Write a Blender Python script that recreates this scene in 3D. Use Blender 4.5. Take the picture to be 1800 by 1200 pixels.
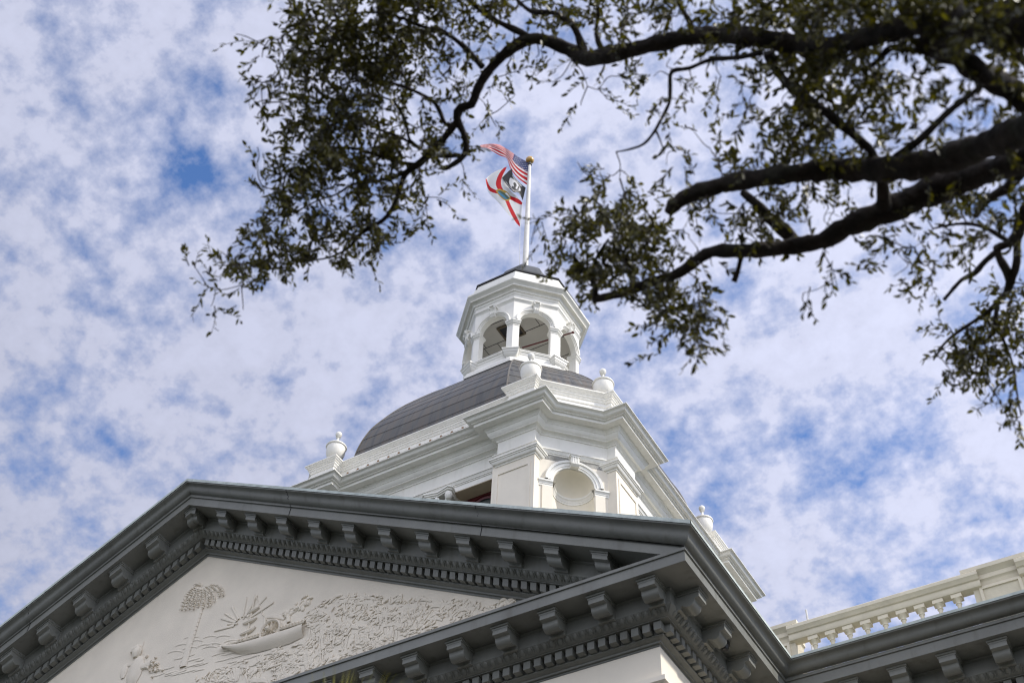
import bpy, bmesh, math, random
from math import sin, cos, tan, pi, sqrt, radians, atan2, hypot
from mathutils import Vector, Matrix

# ------------------------------------------------------------------ scene, camera, sky, sun
for o in list(bpy.data.objects): bpy.data.objects.remove(o)
S = bpy.context.scene
COL = S.collection
FPX, YAW, PITCH, ROLL = 2228.87, -0.5694, 0.8418, 0.052
CAM = Vector((14.78, -23.704, 1.6))
_F = Vector((sin(YAW)*cos(PITCH), cos(YAW)*cos(PITCH), sin(PITCH)))
_r = Vector((cos(YAW), -sin(YAW), 0)); _u = _r.cross(_F)
_R = cos(ROLL)*_r + sin(ROLL)*_u; _U = -sin(ROLL)*_r + cos(ROLL)*_u
cam = bpy.data.cameras.new('camera'); co = bpy.data.objects.new('camera', cam); COL.objects.link(co)
co.matrix_world = Matrix(((_R.x, _U.x, -_F.x, CAM.x), (_R.y, _U.y, -_F.y, CAM.y), (_R.z, _U.z, -_F.z, CAM.z), (0, 0, 0, 1)))
cam.sensor_width = 36; cam.lens = FPX/1800*36; cam.clip_end = 5000
cam.dof.use_dof = True; cam.dof.focus_distance = 24; cam.dof.aperture_fstop = 1.7
S.camera = co
S.view_settings.view_transform = 'Standard'; S.view_settings.look = 'None'
S.cycles.filter_width = 1.15; S.view_settings.exposure = 0.26; S.view_settings.gamma = 1

SUN_EL, SUN_AZ = radians(42), radians(12)          # azimuth measured from +x towards +y (behind the front)
sun_dir = Vector((cos(SUN_EL)*cos(SUN_AZ), cos(SUN_EL)*sin(SUN_AZ), sin(SUN_EL)))
sl = bpy.data.lights.new('sun', 'SUN'); sl.energy = 3.5; sl.angle = radians(3.0); sl.color = (1, 0.95, 0.86)
so = bpy.data.objects.new('sun', sl); COL.objects.link(so)
so.rotation_euler = sun_dir.to_track_quat('Z', 'Y').to_euler(); so.location = (30, 10, 60)

W = bpy.data.worlds.new('World'); S.world = W; W.use_nodes = True
def build_world():
    nt = W.node_tree; N = nt.nodes; L = nt.links; N.clear()
    def n(t, **k):
        x = N.new(t)
        for a, b in k.items(): setattr(x, a, b)
        return x
    def m(op, a, b=None, c=None, clamp=False):
        x = n('ShaderNodeMath', operation=op, use_clamp=clamp)
        for i, v in enumerate((a, b, c)):
            if v is None: continue
            if isinstance(v, (int, float)): x.inputs[i].default_value = v
            else: L.new(v, x.inputs[i])
        return x.outputs[0]
    out = n('ShaderNodeOutputWorld'); bg = n('ShaderNodeBackground'); bg.inputs['Strength'].default_value = 0.1
    L.new(bg.outputs[0], out.inputs[0])
    sky = n('ShaderNodeTexSky', sky_type='NISHITA'); sky.sun_disc = False
    sky.sun_elevation = SUN_EL; sky.sun_rotation = pi/2 - SUN_AZ; sky.air_density = 1.0; sky.dust_density = 0.6; sky.ozone_density = 3.0
    tc = n('ShaderNodeTexCoord'); sp = n('ShaderNodeSeparateXYZ'); L.new(tc.outputs['Generated'], sp.inputs[0])
    z = m('ADD', m('MAXIMUM', sp.outputs[2], 0.0), 0.45)
    px = m('DIVIDE', sp.outputs[0], z); py = m('DIVIDE', sp.outputs[1], z)
    cb = n('ShaderNodeCombineXYZ'); L.new(px, cb.inputs[0]); L.new(py, cb.inputs[1])
    P = cb.outputs[0]
    def noise(scale, detail, rough, off, dist=0.0):
        mp = n('ShaderNodeMapping'); mp.inputs['Location'].default_value = off; L.new(P, mp.inputs[0])
        t = n('ShaderNodeTexNoise'); t.inputs['Scale'].default_value = scale; t.inputs['Detail'].default_value = detail
        t.inputs['Roughness'].default_value = rough; t.inputs['Distortion'].default_value = dist; L.new(mp.outputs[0], t.inputs[0])
        return t.outputs[0]
    big = noise(7.5, 2, 0.45, (3.1, 7.7, 0.3))
    mid = noise(27.0, 6, 0.58, (1.3, 4.2, 1.1))
    fin = noise(75.0, 4, 0.6, (5.5, 0.4, 2.0))
    d = m('ADD', m('MULTIPLY', big, 0.28), m('ADD', m('MULTIPLY', mid, 0.60), m('MULTIPLY', fin, 0.24)))
    # gaps of clear sky where the cloud sheet is broken
    def gap(qx, qy, r, amt):
        dx = m('SUBTRACT', px, qx); dy = m('SUBTRACT', py, qy)
        q = m('ADD', m('MULTIPLY', dx, dx), m('MULTIPLY', dy, dy))
        return m('MULTIPLY', m('POWER', 2.718, m('MULTIPLY', q, -1.0/(r*r))), amt)
    for g in SKY_GAPS: d = m('SUBTRACT', d, gap(*g))
    mr = n('ShaderNodeMapRange', interpolation_type='LINEAR'); L.new(d, mr.inputs[0])
    mr.inputs[1].default_value = 0.375; mr.inputs[2].default_value = 0.60
    cover = mr.outputs[0]
    # cloud thickness shading, brighter towards the sun
    dp = n('ShaderNodeVectorMath', operation='DOT_PRODUCT'); L.new(tc.outputs['Generated'], dp.inputs[0]); dp.inputs[1].default_value = sun_dir
    glow = n('ShaderNodeMapRange'); L.new(dp.outputs['Value'], glow.inputs[0])
    glow.inputs[1].default_value = -0.1; glow.inputs[2].default_value = 1.0; glow.inputs[3].default_value = 0.68; glow.inputs[4].default_value = 1.20
    sh = n('ShaderNodeMapRange'); L.new(m('ADD', m('MULTIPLY', mid, 0.6), m('MULTIPLY', fin, 0.4)), sh.inputs[0])
    sh.inputs[1].default_value = 0.36; sh.inputs[2].default_value = 0.62; sh.inputs[3].default_value = 5.9; sh.inputs[4].default_value = 6.9
    dq = n('ShaderNodeVectorMath', operation='DOT_PRODUCT'); L.new(tc.outputs['Generated'], dq.inputs[0]); dq.inputs[1].default_value = (0.15, -0.95, 0.28)  # unseen sky behind the camera, brightness added to fill the front faces
    rear_fill = n('ShaderNodeMapRange', interpolation_type='SMOOTHSTEP'); L.new(dq.outputs['Value'], rear_fill.inputs[0])
    rear_fill.inputs[1].default_value = 0.0; rear_fill.inputs[2].default_value = 0.9; rear_fill.inputs[3].default_value = 1.0; rear_fill.inputs[4].default_value = 2.35
    amp = m('MULTIPLY', m('MULTIPLY', sh.outputs[0], glow.outputs[0]), rear_fill.outputs[0])
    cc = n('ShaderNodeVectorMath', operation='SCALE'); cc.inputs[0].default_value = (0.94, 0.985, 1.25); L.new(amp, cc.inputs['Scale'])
    tn = n('ShaderNodeMapRange', data_type='FLOAT_VECTOR'); L.new(rear_fill.outputs[0], tn.inputs['Vector'])
    tn.inputs[7].default_value = (1, 1, 1); tn.inputs[8].default_value = (2.35, 2.35, 2.35); tn.inputs[9].default_value = (1, 1, 1); tn.inputs[10].default_value = (1.05, 1.0, 0.86)  # warm tint added to that out-of-view fill
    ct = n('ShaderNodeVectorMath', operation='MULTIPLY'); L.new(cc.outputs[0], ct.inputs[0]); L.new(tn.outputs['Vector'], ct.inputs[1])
    sk = n('ShaderNodeVectorMath', operation='MULTIPLY'); L.new(sky.outputs[0], sk.inputs[0]); sk.inputs[1].default_value = (1.15, 1.45, 1.85)
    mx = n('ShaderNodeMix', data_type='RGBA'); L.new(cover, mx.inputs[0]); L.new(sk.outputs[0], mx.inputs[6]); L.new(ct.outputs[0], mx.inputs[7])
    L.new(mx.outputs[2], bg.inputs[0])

def ray(px, py):
    return ((px-900)/FPX)*_R + ((600-py)/FPX)*_U + _F
def on_plane(px, py, a, b, c):                      # where a line of sight meets the upright plane a x + b y = c
    d = ray(px, py); t = (c - a*CAM.x - b*CAM.y)/(a*d.x + b*d.y); return CAM + d*t
def at(px, py, dist):
    return CAM + ray(px, py).normalized()*dist
def skyp(px, py):
    d = ray(px, py).normalized(); return d.x/(d.z+.45), d.y/(d.z+.45)
def _g(px, py, r, amt):
    x, y = skyp(px, py); x2, y2 = skyp(px+r, py); return (x, y, hypot(x2-x, y2-y), amt)
SKY_GAPS = [_g(a[0], a[1], a[2]*.8, a[3]*.52) for a in ((885, 265, 70, .16), (965, 330, 60, .10), (300, 260, 80, .13), (365, 170, 60, .13), (345, 320, 45, .12),
    (60, 240, 70, .10), (180, 75, 50, .10), (130, 330, 60, .09), (10, 490, 30, .14), (500, 500, 60, .10), (310, 690, 45, .10),
    (1590, 760, 80, .12), (1640, 715, 40, .08), (1420, 800, 60, .07), (1310, 520, 60, .09), (620, 150, 60, .12), (620, 290, 60, .10),
    (1120, 175, 50, .10), (1580, 120, 60, .12), (1390, 380, 50, .12), (800, 330, 40, .11), (760, 90, 50, .1), (1500, 470, 40, .08),
    (1290, 800, 60, .06), (1430, 870, 60, .06), (170, 760, 60, .06), (1700, 120, 50, .08))]
build_world()

# ------------------------------------------------------------------ materials
def mat(name, col, rough=0.6, var=0.08, scale=3.0, bump=0.0, bscale=40.0, col2=None, streak=0.0, spec=0.4, subs=0.0):
    m = bpy.data.materials.new(name); m.use_nodes = True
    nt = m.node_tree; N = nt.nodes; L = nt.links
    b = N['Principled BSDF']; b.inputs['Roughness'].default_value = rough
    b.inputs['Specular IOR Level'].default_value = spec
    tc = N.new('ShaderNodeTexCoord')
    t = N.new('ShaderNodeTexNoise'); t.inputs['Scale'].default_value = scale; t.inputs['Detail'].default_value = 6; t.inputs['Roughness'].default_value = 0.6
    L.new(tc.outputs['Object'], t.inputs[0])
    c1 = col; c2 = col2 or tuple(x*(1-var*2.2) for x in col)
    r = N.new('ShaderNodeValToRGB'); r.color_ramp.elements[0].position = 0.32; r.color_ramp.elements[1].position = 0.66
    r.color_ramp.elements[0].color = (*c2, 1); r.color_ramp.elements[1].color = (*c1, 1)
    L.new(t.outputs[0], r.inputs[0]); colour = r.outputs[0]
    if streak:
        mp = N.new('ShaderNodeMapping'); mp.inputs['Scale'].default_value = (4.2, 4.2, 0.55); L.new(tc.outputs['Object'], mp.inputs[0])
        t2 = N.new('ShaderNodeTexNoise'); t2.inputs['Scale'].default_value = 1.6; t2.inputs['Detail'].default_value = 5; L.new(mp.outputs[0], t2.inputs[0])
        r2 = N.new('ShaderNodeValToRGB'); r2.color_ramp.elements[0].position = 0.55; r2.color_ramp.elements[1].position = 0.75
        r2.color_ramp.elements[0].color = (1, 1, 1, 1); r2.color_ramp.elements[1].color = (1-streak, 1-streak*1.08, 1-streak*1.25, 1)
        L.new(t2.outputs[0], r2.inputs[0])
        mx = N.new('ShaderNodeMix'); mx.data_type = 'RGBA'; mx.blend_type = 'MULTIPLY'; mx.inputs[0].default_value = 1
        L.new(colour, mx.inputs[6]); L.new(r2.outputs[0], mx.inputs[7]); colour = mx.outputs[2]
    L.new(colour, b.inputs['Base Color'])
    if bump:
        t3 = N.new('ShaderNodeTexNoise'); t3.inputs['Scale'].default_value = bscale; t3.inputs['Detail'].default_value = 4
        L.new(tc.outputs['Object'], t3.inputs[0])
        bp = N.new('ShaderNodeBump'); bp.inputs['Strength'].default_value = bump; bp.inputs['Distance'].default_value = 0.02
        L.new(t3.outputs[0], bp.inputs['Height']); L.new(bp.outputs[0], b.inputs['Normal'])
    return m
M = {}
M['white'] = mat('white_trim_paint', (0.85, 0.83, 0.77), 0.42, 0.05, 1.3, 0.05, 25, streak=0.08)
M['cream'] = mat('cream_wall_paint', (0.82, 0.755, 0.64), 0.6, 0.05, 0.9, 0.08, 30, streak=0.035)
M['cream_dark'] = mat('cream_niche_paint', (0.82, 0.76, 0.635), 0.6, 0.04, 1.2)
M['grey'] = mat('grey_green_cornice_paint', (0.205, 0.209, 0.190), 0.45, 0.12, 1.1, 0.14, 18, streak=0.22, spec=0.3)
M['grey_pale'] = mat('weathered_metal_roof_edge', (0.58, 0.64, 0.60), 0.55, 0.15, 6)
M['plaster'] = mat('relief_plaster', (0.81, 0.735, 0.615), 0.7, 0.05, 1.5, 0.2, 60)
M['stone_rail'] = mat('cream_balustrade_paint', (0.74, 0.67, 0.52), 0.6, 0.06, 4, 0.1, 30)
M['maroon'] = mat('maroon_window_paint', (0.10, 0.012, 0.016), 0.4)
M['tan'] = mat('tan_soffit_paint', (0.46, 0.38, 0.27), 0.6, 0.05, 1)
M['glass'] = mat('dark_window_glass', (0.10, 0.11, 0.11), 0.08, 0.02, 1, spec=0.8)
M['ceil'] = mat('grey_ceiling_board', (0.47, 0.45, 0.41), 0.7, 0.05, 1.5)
M['black'] = mat('black_roof_edge', (0.012, 0.012, 0.014), 0.5)
M['cap'] = mat('slate_grey_cap', (0.10, 0.105, 0.11), 0.5, 0.2, 3)
M['redpipe'] = mat('dark_red_pipe', (0.10, 0.012, 0.012), 0.4)
M['rust'] = mat('rusty_strap', (0.28, 0.16, 0.08), 0.7)
M['pole'] = mat('white_pole_paint', (0.72, 0.70, 0.66), 0.35, 0.08, 5)
M['gold'] = mat('gold_leaf', (0.62, 0.36, 0.07), 0.35, 0.1, 8, spec=0.8)
M['rope'] = mat('halyard_rope', (0.7, 0.7, 0.66), 0.8)
M['roof'] = mat('flat_roof_membrane', (0.09, 0.10, 0.095), 0.8)
M['bark'] = mat('oak_bark', (0.036, 0.027, 0.021), 0.95, 0.3, 9, 1.0, 26, col2=(0.010, 0.008, 0.007))
M['twig'] = mat('oak_twig_bark', (0.06, 0.046, 0.036), 0.9)
M['grass'] = mat('lawn_grass', (0.026, 0.038, 0.014), 0.9, 0.2, 0.6)
M['paving'] = mat('asphalt_paving', (0.034, 0.031, 0.028), 0.85, 0.1, 0.7)
M['camera'] = mat('dark_camera_plastic', (0.03, 0.03, 0.03), 0.4)
def add_lichen(m):
    nt = m.node_tree; N = nt.nodes; L = nt.links; b = N['Principled BSDF']; src = b.inputs['Base Color'].links[0].from_socket
    tc = N.new('ShaderNodeTexCoord'); t = N.new('ShaderNodeTexNoise'); t.inputs['Scale'].default_value = 3.3; t.inputs['Detail'].default_value = 8; t.inputs['Roughness'].default_value = .7
    L.new(tc.outputs['Object'], t.inputs[0]); r = N.new('ShaderNodeValToRGB'); r.color_ramp.elements[0].position = .54; r.color_ramp.elements[1].position = .66
    L.new(t.outputs[0], r.inputs[0]); mx = N.new('ShaderNodeMix'); mx.data_type = 'RGBA'; L.new(r.outputs[0], mx.inputs[0]); L.new(src, mx.inputs[6]); mx.inputs[7].default_value = (.032, .032, .021, 1)
    L.new(mx.outputs[2], b.inputs['Base Color'])
add_lichen(M['bark'])
def leaf_mat(name, c, c2, tr):
    m = bpy.data.materials.new(name); m.use_nodes = True; nt = m.node_tree; N = nt.nodes; L = nt.links
    b = N['Principled BSDF']; b.inputs['Roughness'].default_value = 0.42; out = N['Material Output']
    g = N.new('ShaderNodeNewGeometry'); r = N.new('ShaderNodeValToRGB'); r.color_ramp.elements[0].color = (*c, 1); r.color_ramp.elements[1].color = (*c2, 1)
    L.new(g.outputs['Random Per Island'], r.inputs[0]); L.new(r.outputs[0], b.inputs['Base Color'])
    t = N.new('ShaderNodeBsdfTranslucent'); hs = N.new('ShaderNodeHueSaturation'); hs.inputs['Value'].default_value = 1.5; hs.inputs['Saturation'].default_value = 1.2
    L.new(r.outputs[0], hs.inputs['Color']); L.new(hs.outputs[0], t.inputs[0])
    mx = N.new('ShaderNodeMixShader'); mx.inputs[0].default_value = tr
    L.new(b.outputs[0], mx.inputs[1]); L.new(t.outputs[0], mx.inputs[2]); L.new(mx.outputs[0], out.inputs[0])
    return m
M['leaf'] = leaf_mat('oak_leaf', (0.013, 0.014, 0.005), (0.115, 0.108, 0.018), 0.27)
M['blade'] = leaf_mat('palm_blade', (0.10, 0.11, 0.012), (0.22, 0.20, 0.02), 0.3)

def dome_mat():
    m = bpy.data.materials.new('weathered_copper_sheets'); m.use_nodes = True; nt = m.node_tree; N = nt.nodes; L = nt.links
    b = N['Principled BSDF']; b.inputs['Roughness'].default_value = 0.46; b.inputs['Specular IOR Level'].default_value = 0.5
    tc = N.new('ShaderNodeTexCoord')
    br = N.new('ShaderNodeTexBrick'); br.offset = 0.5; br.inputs['Scale'].default_value = 1.0
    br.inputs['Brick Width'].default_value = 1.5; br.inputs['Row Height'].default_value = 0.54; br.inputs['Mortar Size'].default_value = 0.009; br.inputs['Mortar Smooth'].default_value = 0.2
    br.inputs['Color1'].default_value = (0.056, 0.057, 0.049, 1); br.inputs['Color2'].default_value = (0.083, 0.081, 0.066, 1); br.inputs['Mortar'].default_value = (0.022, 0.02, 0.02, 1)
    L.new(tc.outputs['UV'], br.inputs[0])
    mp = N.new('ShaderNodeMapping'); mp.inputs['Scale'].default_value = (4.2, 0.40, 1); L.new(tc.outputs['UV'], mp.inputs[0])
    t = N.new('ShaderNodeTexNoise'); t.inputs['Scale'].default_value = 1.5; t.inputs['Detail'].default_value = 7; t.inputs['Distortion'].default_value = 0.4; L.new(mp.outputs[0], t.inputs[0])
    r = N.new('ShaderNodeValToRGB')
    e = r.color_ramp.elements; e[0].position = 0.30; e[0].color = (0.42, 0.42, 0.46, 1); e[1].position = 0.48; e[1].color = (1, 0.97, 0.95, 1)
    for p, c in ((0.58, (1.3, 1.04, 0.84, 1)), (0.66, (1.0, 1.0, 1.0, 1)), (0.78, (1.9, 2.0, 2.05, 1))):
        x = e.new(p); x.color = c
    L.new(t.outputs[0], r.inputs[0])
    mx = N.new('ShaderNodeMix'); mx.data_type = 'RGBA'; mx.blend_type = 'MULTIPLY'; mx.inputs[0].default_value = 1
    L.new(br.outputs['Color'], mx.inputs[6]); L.new(r.outputs[0], mx.inputs[7]); L.new(mx.outputs[2], b.inputs['Base Color'])
    bp = N.new('ShaderNodeBump'); bp.inputs['Strength'].default_value = 0.6; bp.inputs['Distance'].default_value = 0.02; bp.invert = True
    L.new(br.outputs['Fac'], bp.inputs['Height']); L.new(bp.outputs[0], b.inputs['Normal'])
    return m
M['dome'] = dome_mat()
def cloth(name, c, tl=0.5):
    m = bpy.data.materials.new(name); m.use_nodes = True; nt = m.node_tree; N = nt.nodes; L = nt.links
    b = N['Principled BSDF']; b.inputs['Roughness'].default_value = 0.7; out = N['Material Output']
    tc = N.new('ShaderNodeTexCoord'); t = N.new('ShaderNodeTexNoise'); t.inputs['Scale'].default_value = 5; L.new(tc.outputs['Object'], t.inputs[0])
    r = N.new('ShaderNodeValToRGB'); r.color_ramp.elements[0].color = (*[x*0.9 for x in c], 1); r.color_ramp.elements[1].color = (*c, 1)
    L.new(t.outputs[0], r.inputs[0]); L.new(r.outputs[0], b.inputs['Base Color'])
    tr = N.new('ShaderNodeBsdfTranslucent'); L.new(r.outputs[0], tr.inputs[0]); mx = N.new('ShaderNodeMixShader'); mx.inputs[0].default_value = tl
    L.new(b.outputs[0], mx.inputs[1]); L.new(tr.outputs[0], mx.inputs[2]); L.new(mx.outputs[0], out.inputs[0])
    return m
for k, c in dict(fw=(0.90, 0.88, 0.86), fr=(0.66, 0.006, 0.012), fb=(0.012, 0.024, 0.14), fk=(0.014, 0.014, 0.016), fg=(0.62, 0.38, 0.06), fc=(0.10, 0.32, 0.50), fn=(0.07, 0.13, 0.09)).items():
    M[k] = cloth('flag_cloth_'+k, c, .2 if k in ('fb', 'fk', 'fn') else .5)

# ------------------------------------------------------------------ mesh helpers
def I3(u, o, z): return (u, o, z)
class MB:
    def __init__(s): s.v = []; s.f = []; s.mi = []; s.uv = None
    def add(s, vs, fs, mi=0):
        b = len(s.v); s.v.extend(tuple(p) for p in vs)
        for f in fs: s.f.append(tuple(i+b for i in f)); s.mi.append(mi)
        return b
    def box(s, x0, x1, y0, y1, z0, z1, T=None, shear=0.0):
        c = [(x, y, z + shear*x) for z in (z0, z1) for y in (y0, y1) for x in (x0, x1)]
        if T: c = [T(*p) for p in c]
        s.add(c, [(0, 2, 3, 1), (4, 5, 7, 6), (0, 1, 5, 4), (2, 6, 7, 3), (0, 4, 6, 2), (1, 3, 7, 5)])
    def prism(s, poly, a, b, T):                      # poly (p,q), extruded from a to b; T(p,q,t)
        n = len(poly); vs = [T(p, q, a) for p, q in poly] + [T(p, q, b) for p, q in poly]
        fs = [(i, (i+1) % n, (i+1) % n + n, i+n) for i in range(n)]
        fs += [tuple(range(n))[::-1], tuple(range(n, 2*n))]
        s.add(vs, fs)
    def lathe(s, prof, cx=0, cy=0, cz=0, seg=24):
        k = len(prof); vs = []
        for j in range(seg):
            a = 2*pi*j/seg
            for r, z in prof: vs.append((cx+max(r, 1e-4)*cos(a), cy+max(r, 1e-4)*sin(a), cz+z))
        fs = [(j*k+i, ((j+1) % seg)*k+i, ((j+1) % seg)*k+i+1, j*k+i+1) for j in range(seg) for i in range(k-1)]
        s.add(vs, fs)
    def tube(s, pts, rad, seg=6, caps=True, jit=0.0, rng=None):
        pts = [Vector(p) for p in pts]; n = len(pts)
        if isinstance(rad, (int, float)): rad = [rad]*n
        t0 = (pts[1]-pts[0]).normalized(); up = Vector((0, 0, 1)) if abs(t0.z) < 0.9 else Vector((1, 0, 0))
        nx = t0.cross(up).normalized(); vs = []
        for i, p in enumerate(pts):
            t = (pts[min(i+1, n-1)]-pts[max(i-1, 0)]).normalized()
            nx = (nx - t*nx.dot(t)).normalized(); ny = t.cross(nx)
            for j in range(seg):
                a = 2*pi*j/seg; r = rad[i]*(1+(rng.uniform(-jit, jit) if rng else 0))
                vs.append(p + nx*(r*cos(a)) + ny*(r*sin(a)))
        fs = [(i*seg+j, i*seg+(j+1) % seg, (i+1)*seg+(j+1) % seg, (i+1)*seg+j) for i in range(n-1) for j in range(seg)]
        if caps: fs += [tuple(range(seg))[::-1], tuple(range((n-1)*seg, n*seg))]
        s.add(vs, fs)
    def ball(s, c, r, T=None, nu=8, nv=5, rot=0.0):   # ellipsoid radii r
        vs = []; fs = []
        for i in range(nv+1):
            th = pi*i/nv
            for j in range(nu):
                ph = 2*pi*j/nu; x = r[0]*sin(th)*cos(ph); y = r[1]*sin(th)*sin(ph); z = r[2]*cos(th)
                if rot: x, z = x*cos(rot)-z*sin(rot), x*sin(rot)+z*cos(rot)
                p = (c[0]+x, c[1]+y, c[2]+z); vs.append(T(*p) if T else p)
        for i in range(nv):
            for j in range(nu): fs.append((i*nu+j, (i+1)*nu+j, (i+1)*nu+(j+1) % nu, i*nu+(j+1) % nu))
        s.add(vs, fs)
    def build(s, name, m, parent=None, angle=32, smooth=True, loc=None):
        me = bpy.data.meshes.new(name)
        off = parent.location if (parent and loc is None and parent.get('_world')) else Vector((0, 0, 0))
        me.from_pydata([(x-off[0], y-off[1], z-off[2]) for x, y, z in s.v], [], s.f)
        ms = m if isinstance(m, (list, tuple)) else [m]
        for q in ms: me.materials.append(q)
        if len(ms) > 1: me.polygons.foreach_set('material_index', s.mi)
        if s.uv:
            ul = me.uv_layers.new(name='UVMap')
            for p in me.polygons:
                for li, vi in zip(p.loop_indices, p.vertices): ul.data[li].uv = s.uv[p.index][list(p.vertices).index(vi)]
        bm = bmesh.new(); bm.from_mesh(me)
        bmesh.ops.remove_doubles(bm, verts=bm.verts, dist=1e-5) if not s.uv and len(s.v) < 60000 else None
        bmesh.ops.recalc_face_normals(bm, faces=bm.faces); bm.to_mesh(me); bm.free()
        if smooth:
            me.shade_smooth(); me.set_sharp_from_angle(angle=radians(angle))
        me.update()
        o = bpy.data.objects.new(name, me); COL.objects.link(o)
        if parent: o.parent = parent
        if loc is not None: o.location = loc
        return o
def offset_path(path, o, closed):
    n = len(path); P = [Vector((p[0], p[1])) for p in path]; res = []
    def seg(i):
        a = P[i % n]; b = P[(i+1) % n]; d = (b-a).normalized(); nl = Vector((-d.y, d.x)); return a+nl*o, d, nl
    for i in range(n):
        if not closed and i == 0: a, d, nl = seg(0); res.append(a); continue
        if not closed and i == n-1: a, d, nl = seg(n-2); res.append(P[-1]+nl*o); continue
        a, d, _ = seg(i-1 if i else n-1); b, e, nl = seg(i)
        cr = d.x*e.y - d.y*e.x
        if abs(cr) < 1e-6: res.append(b); continue
        t = ((b.x-a.x)*e.y - (b.y-a.y)*e.x)/cr; res.append(a + d*t)
    return res
def sweep(mb, path, prof, closed=False, skip0=False, skip1=False):
    offs = [offset_path(path, o, closed) for o, z in prof]; n = len(path)
    i0 = 1 if skip0 else 0; i1 = n-1 if skip1 else n
    idx = list(range(i0, i1)); k = len(prof)
    vs = [(offs[j][i].x, offs[j][i].y, prof[j][1]) for i in idx for j in range(k)]
    m = len(idx); fs = []
    for a in range(m if closed else m-1):
        b = (a+1) % m
        for j in range(k-1): fs.append((a*k+j, b*k+j, b*k+j+1, a*k+j+1))
    mb.add(vs, fs)
def cap(mb, path, o, z, closed=True):
    p = offset_path(path, o, closed); mb.add([(q.x, q.y, z) for q in p], [tuple(range(len(p)))])
def face_T(theta, d=0.0):                            # local (u, out, z) of a wall that faces -y at theta = 0
    c, s_ = cos(theta), sin(theta)
    return lambda u, o, z: (u*c + (d+o)*s_, u*s_ - (d+o)*c, z)
def arc_mould(mb, prof, r, zc, T, a0=0.0, a1=pi, seg=20):     # prof of (radial, out)
    k = len(prof); vs = []
    for i in range(seg+1):
        a = a0 + (a1-a0)*i/seg
        for dr, o in prof: vs.append(T(-(r+dr)*cos(a), o, zc+(r+dr)*sin(a)))
    mb.add(vs, [(i*k+j, (i+1)*k+j, (i+1)*k+j+1, i*k+j+1) for i in range(seg) for j in range(k-1)])
def arch_wall(mb, half, r, z0, z1, T, o0, o1, seg=20):        # wall over an arch springing at z0, front at o0, back at o1
    for o in (o0, o1):
        vs = []
        for i in range(seg+1):
            a = pi*i/seg; x = -r*cos(a); vs += [T(x, o, z0+r*sin(a)), T(x, o, z1)]
        mb.add(vs, [(2*i, 2*i+2, 2*i+3, 2*i+1) for i in range(seg)])
        for sg in (-1, 1): mb.add([T(sg*r, o, z0), T(sg*half, o, z0), T(sg*half, o, z1), T(sg*r, o, z1)], [(0, 1, 2, 3)])
    vs = []
    for i in range(seg+1):
        a = pi*i/seg; vs += [T(-r*cos(a), o0, z0+r*sin(a)), T(-r*cos(a), o1, z0+r*sin(a))]
    mb.add(vs, [(2*i, 2*i+2, 2*i+3, 2*i+1) for i in range(seg)])
def tag(o, label=None, cat=None, group=None, kind=None):
    if label: o['label'] = label
    if cat: o['category'] = cat
    if group: o['group'] = group
    if kind: o['kind'] = kind
    return o
def empty(name, loc=(0, 0, 0)):
    o = bpy.data.objects.new(name, None); COL.objects.link(o); o.location = loc; o['_world'] = 1; return o
def dup(o, loc, parent, rz=0.0):
    c = o.copy(); COL.objects.link(c); c.parent = parent; c.location = loc; c.rotation_euler = (0, 0, rz)
    for ch in list(o.children):
        d = ch.copy(); COL.objects.link(d); d.parent = c
    return c

# ------------------------------------------------------------------ ground
g = MB(); g.add([(-1500, -1500, 0), (1500, -1500, 0), (1500, 1500, 0), (-1500, 1500, 0)], [(0, 1, 2, 3)])
tag(g.build('ground', M['grass']), kind='structure')
g = MB(); g.add([(-14, -34, 0.006), (24, -34, 0.006), (24, -7.4, 0.006), (-14, -7.4, 0.006)], [(0, 1, 2, 3)])
tag(g.build('pavement', M['paving']), kind='structure')

# ------------------------------------------------------------------ the building
B = empty('capitol_building')
tag(B, 'white domed government building with dark grey pediment cornice, relief tympanum and octagonal lantern on top', 'building')

XE, YF, YW, ZE, ZA = 10.0, -11.69, -8.27, 12.44, 17.441
CROWN = [(0, 0), (0, -.024), (.003, -.028), (.024, -.031), (.045, -.037), (.060, -.047), (.072, -.062), (.080, -.080), (.086, -.098), (.093, -.116), (.104, -.134), (.120, -.149), (.140, -.159), (.160, -.164), (.18, -.166), (.18, -.176)]
LOWER = [(.18, -.178), (.18, -.225), (.205, -.23), (.205, -.372), (.200, -.386), (.235, -.392), (.60, -.395), (.605, -.415), (.63, -.43), (.63, -.612), (.615, -.618), (.615, -.63),
         (.64, -.66), (.68, -.695), (.715, -.722), (.735, -.726), (.735, -.736), (.905, -.738), (.905, -.865), (.87, -.868), (.87, -.884), (.885, -.892), (.915, -.905), (.94, -.915), (.945, -.94), (.975, -.945), (.975, -.98)]
FULL = [(-34, YW), (-XE, YW), (-XE, YF), (XE, YF), (XE, YW), (34, YW)]
m = MB(); sweep(m, FULL, [(o-(0.004 if .2 < o < .21 else 0), ZE+z) for o, z in LOWER])
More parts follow.
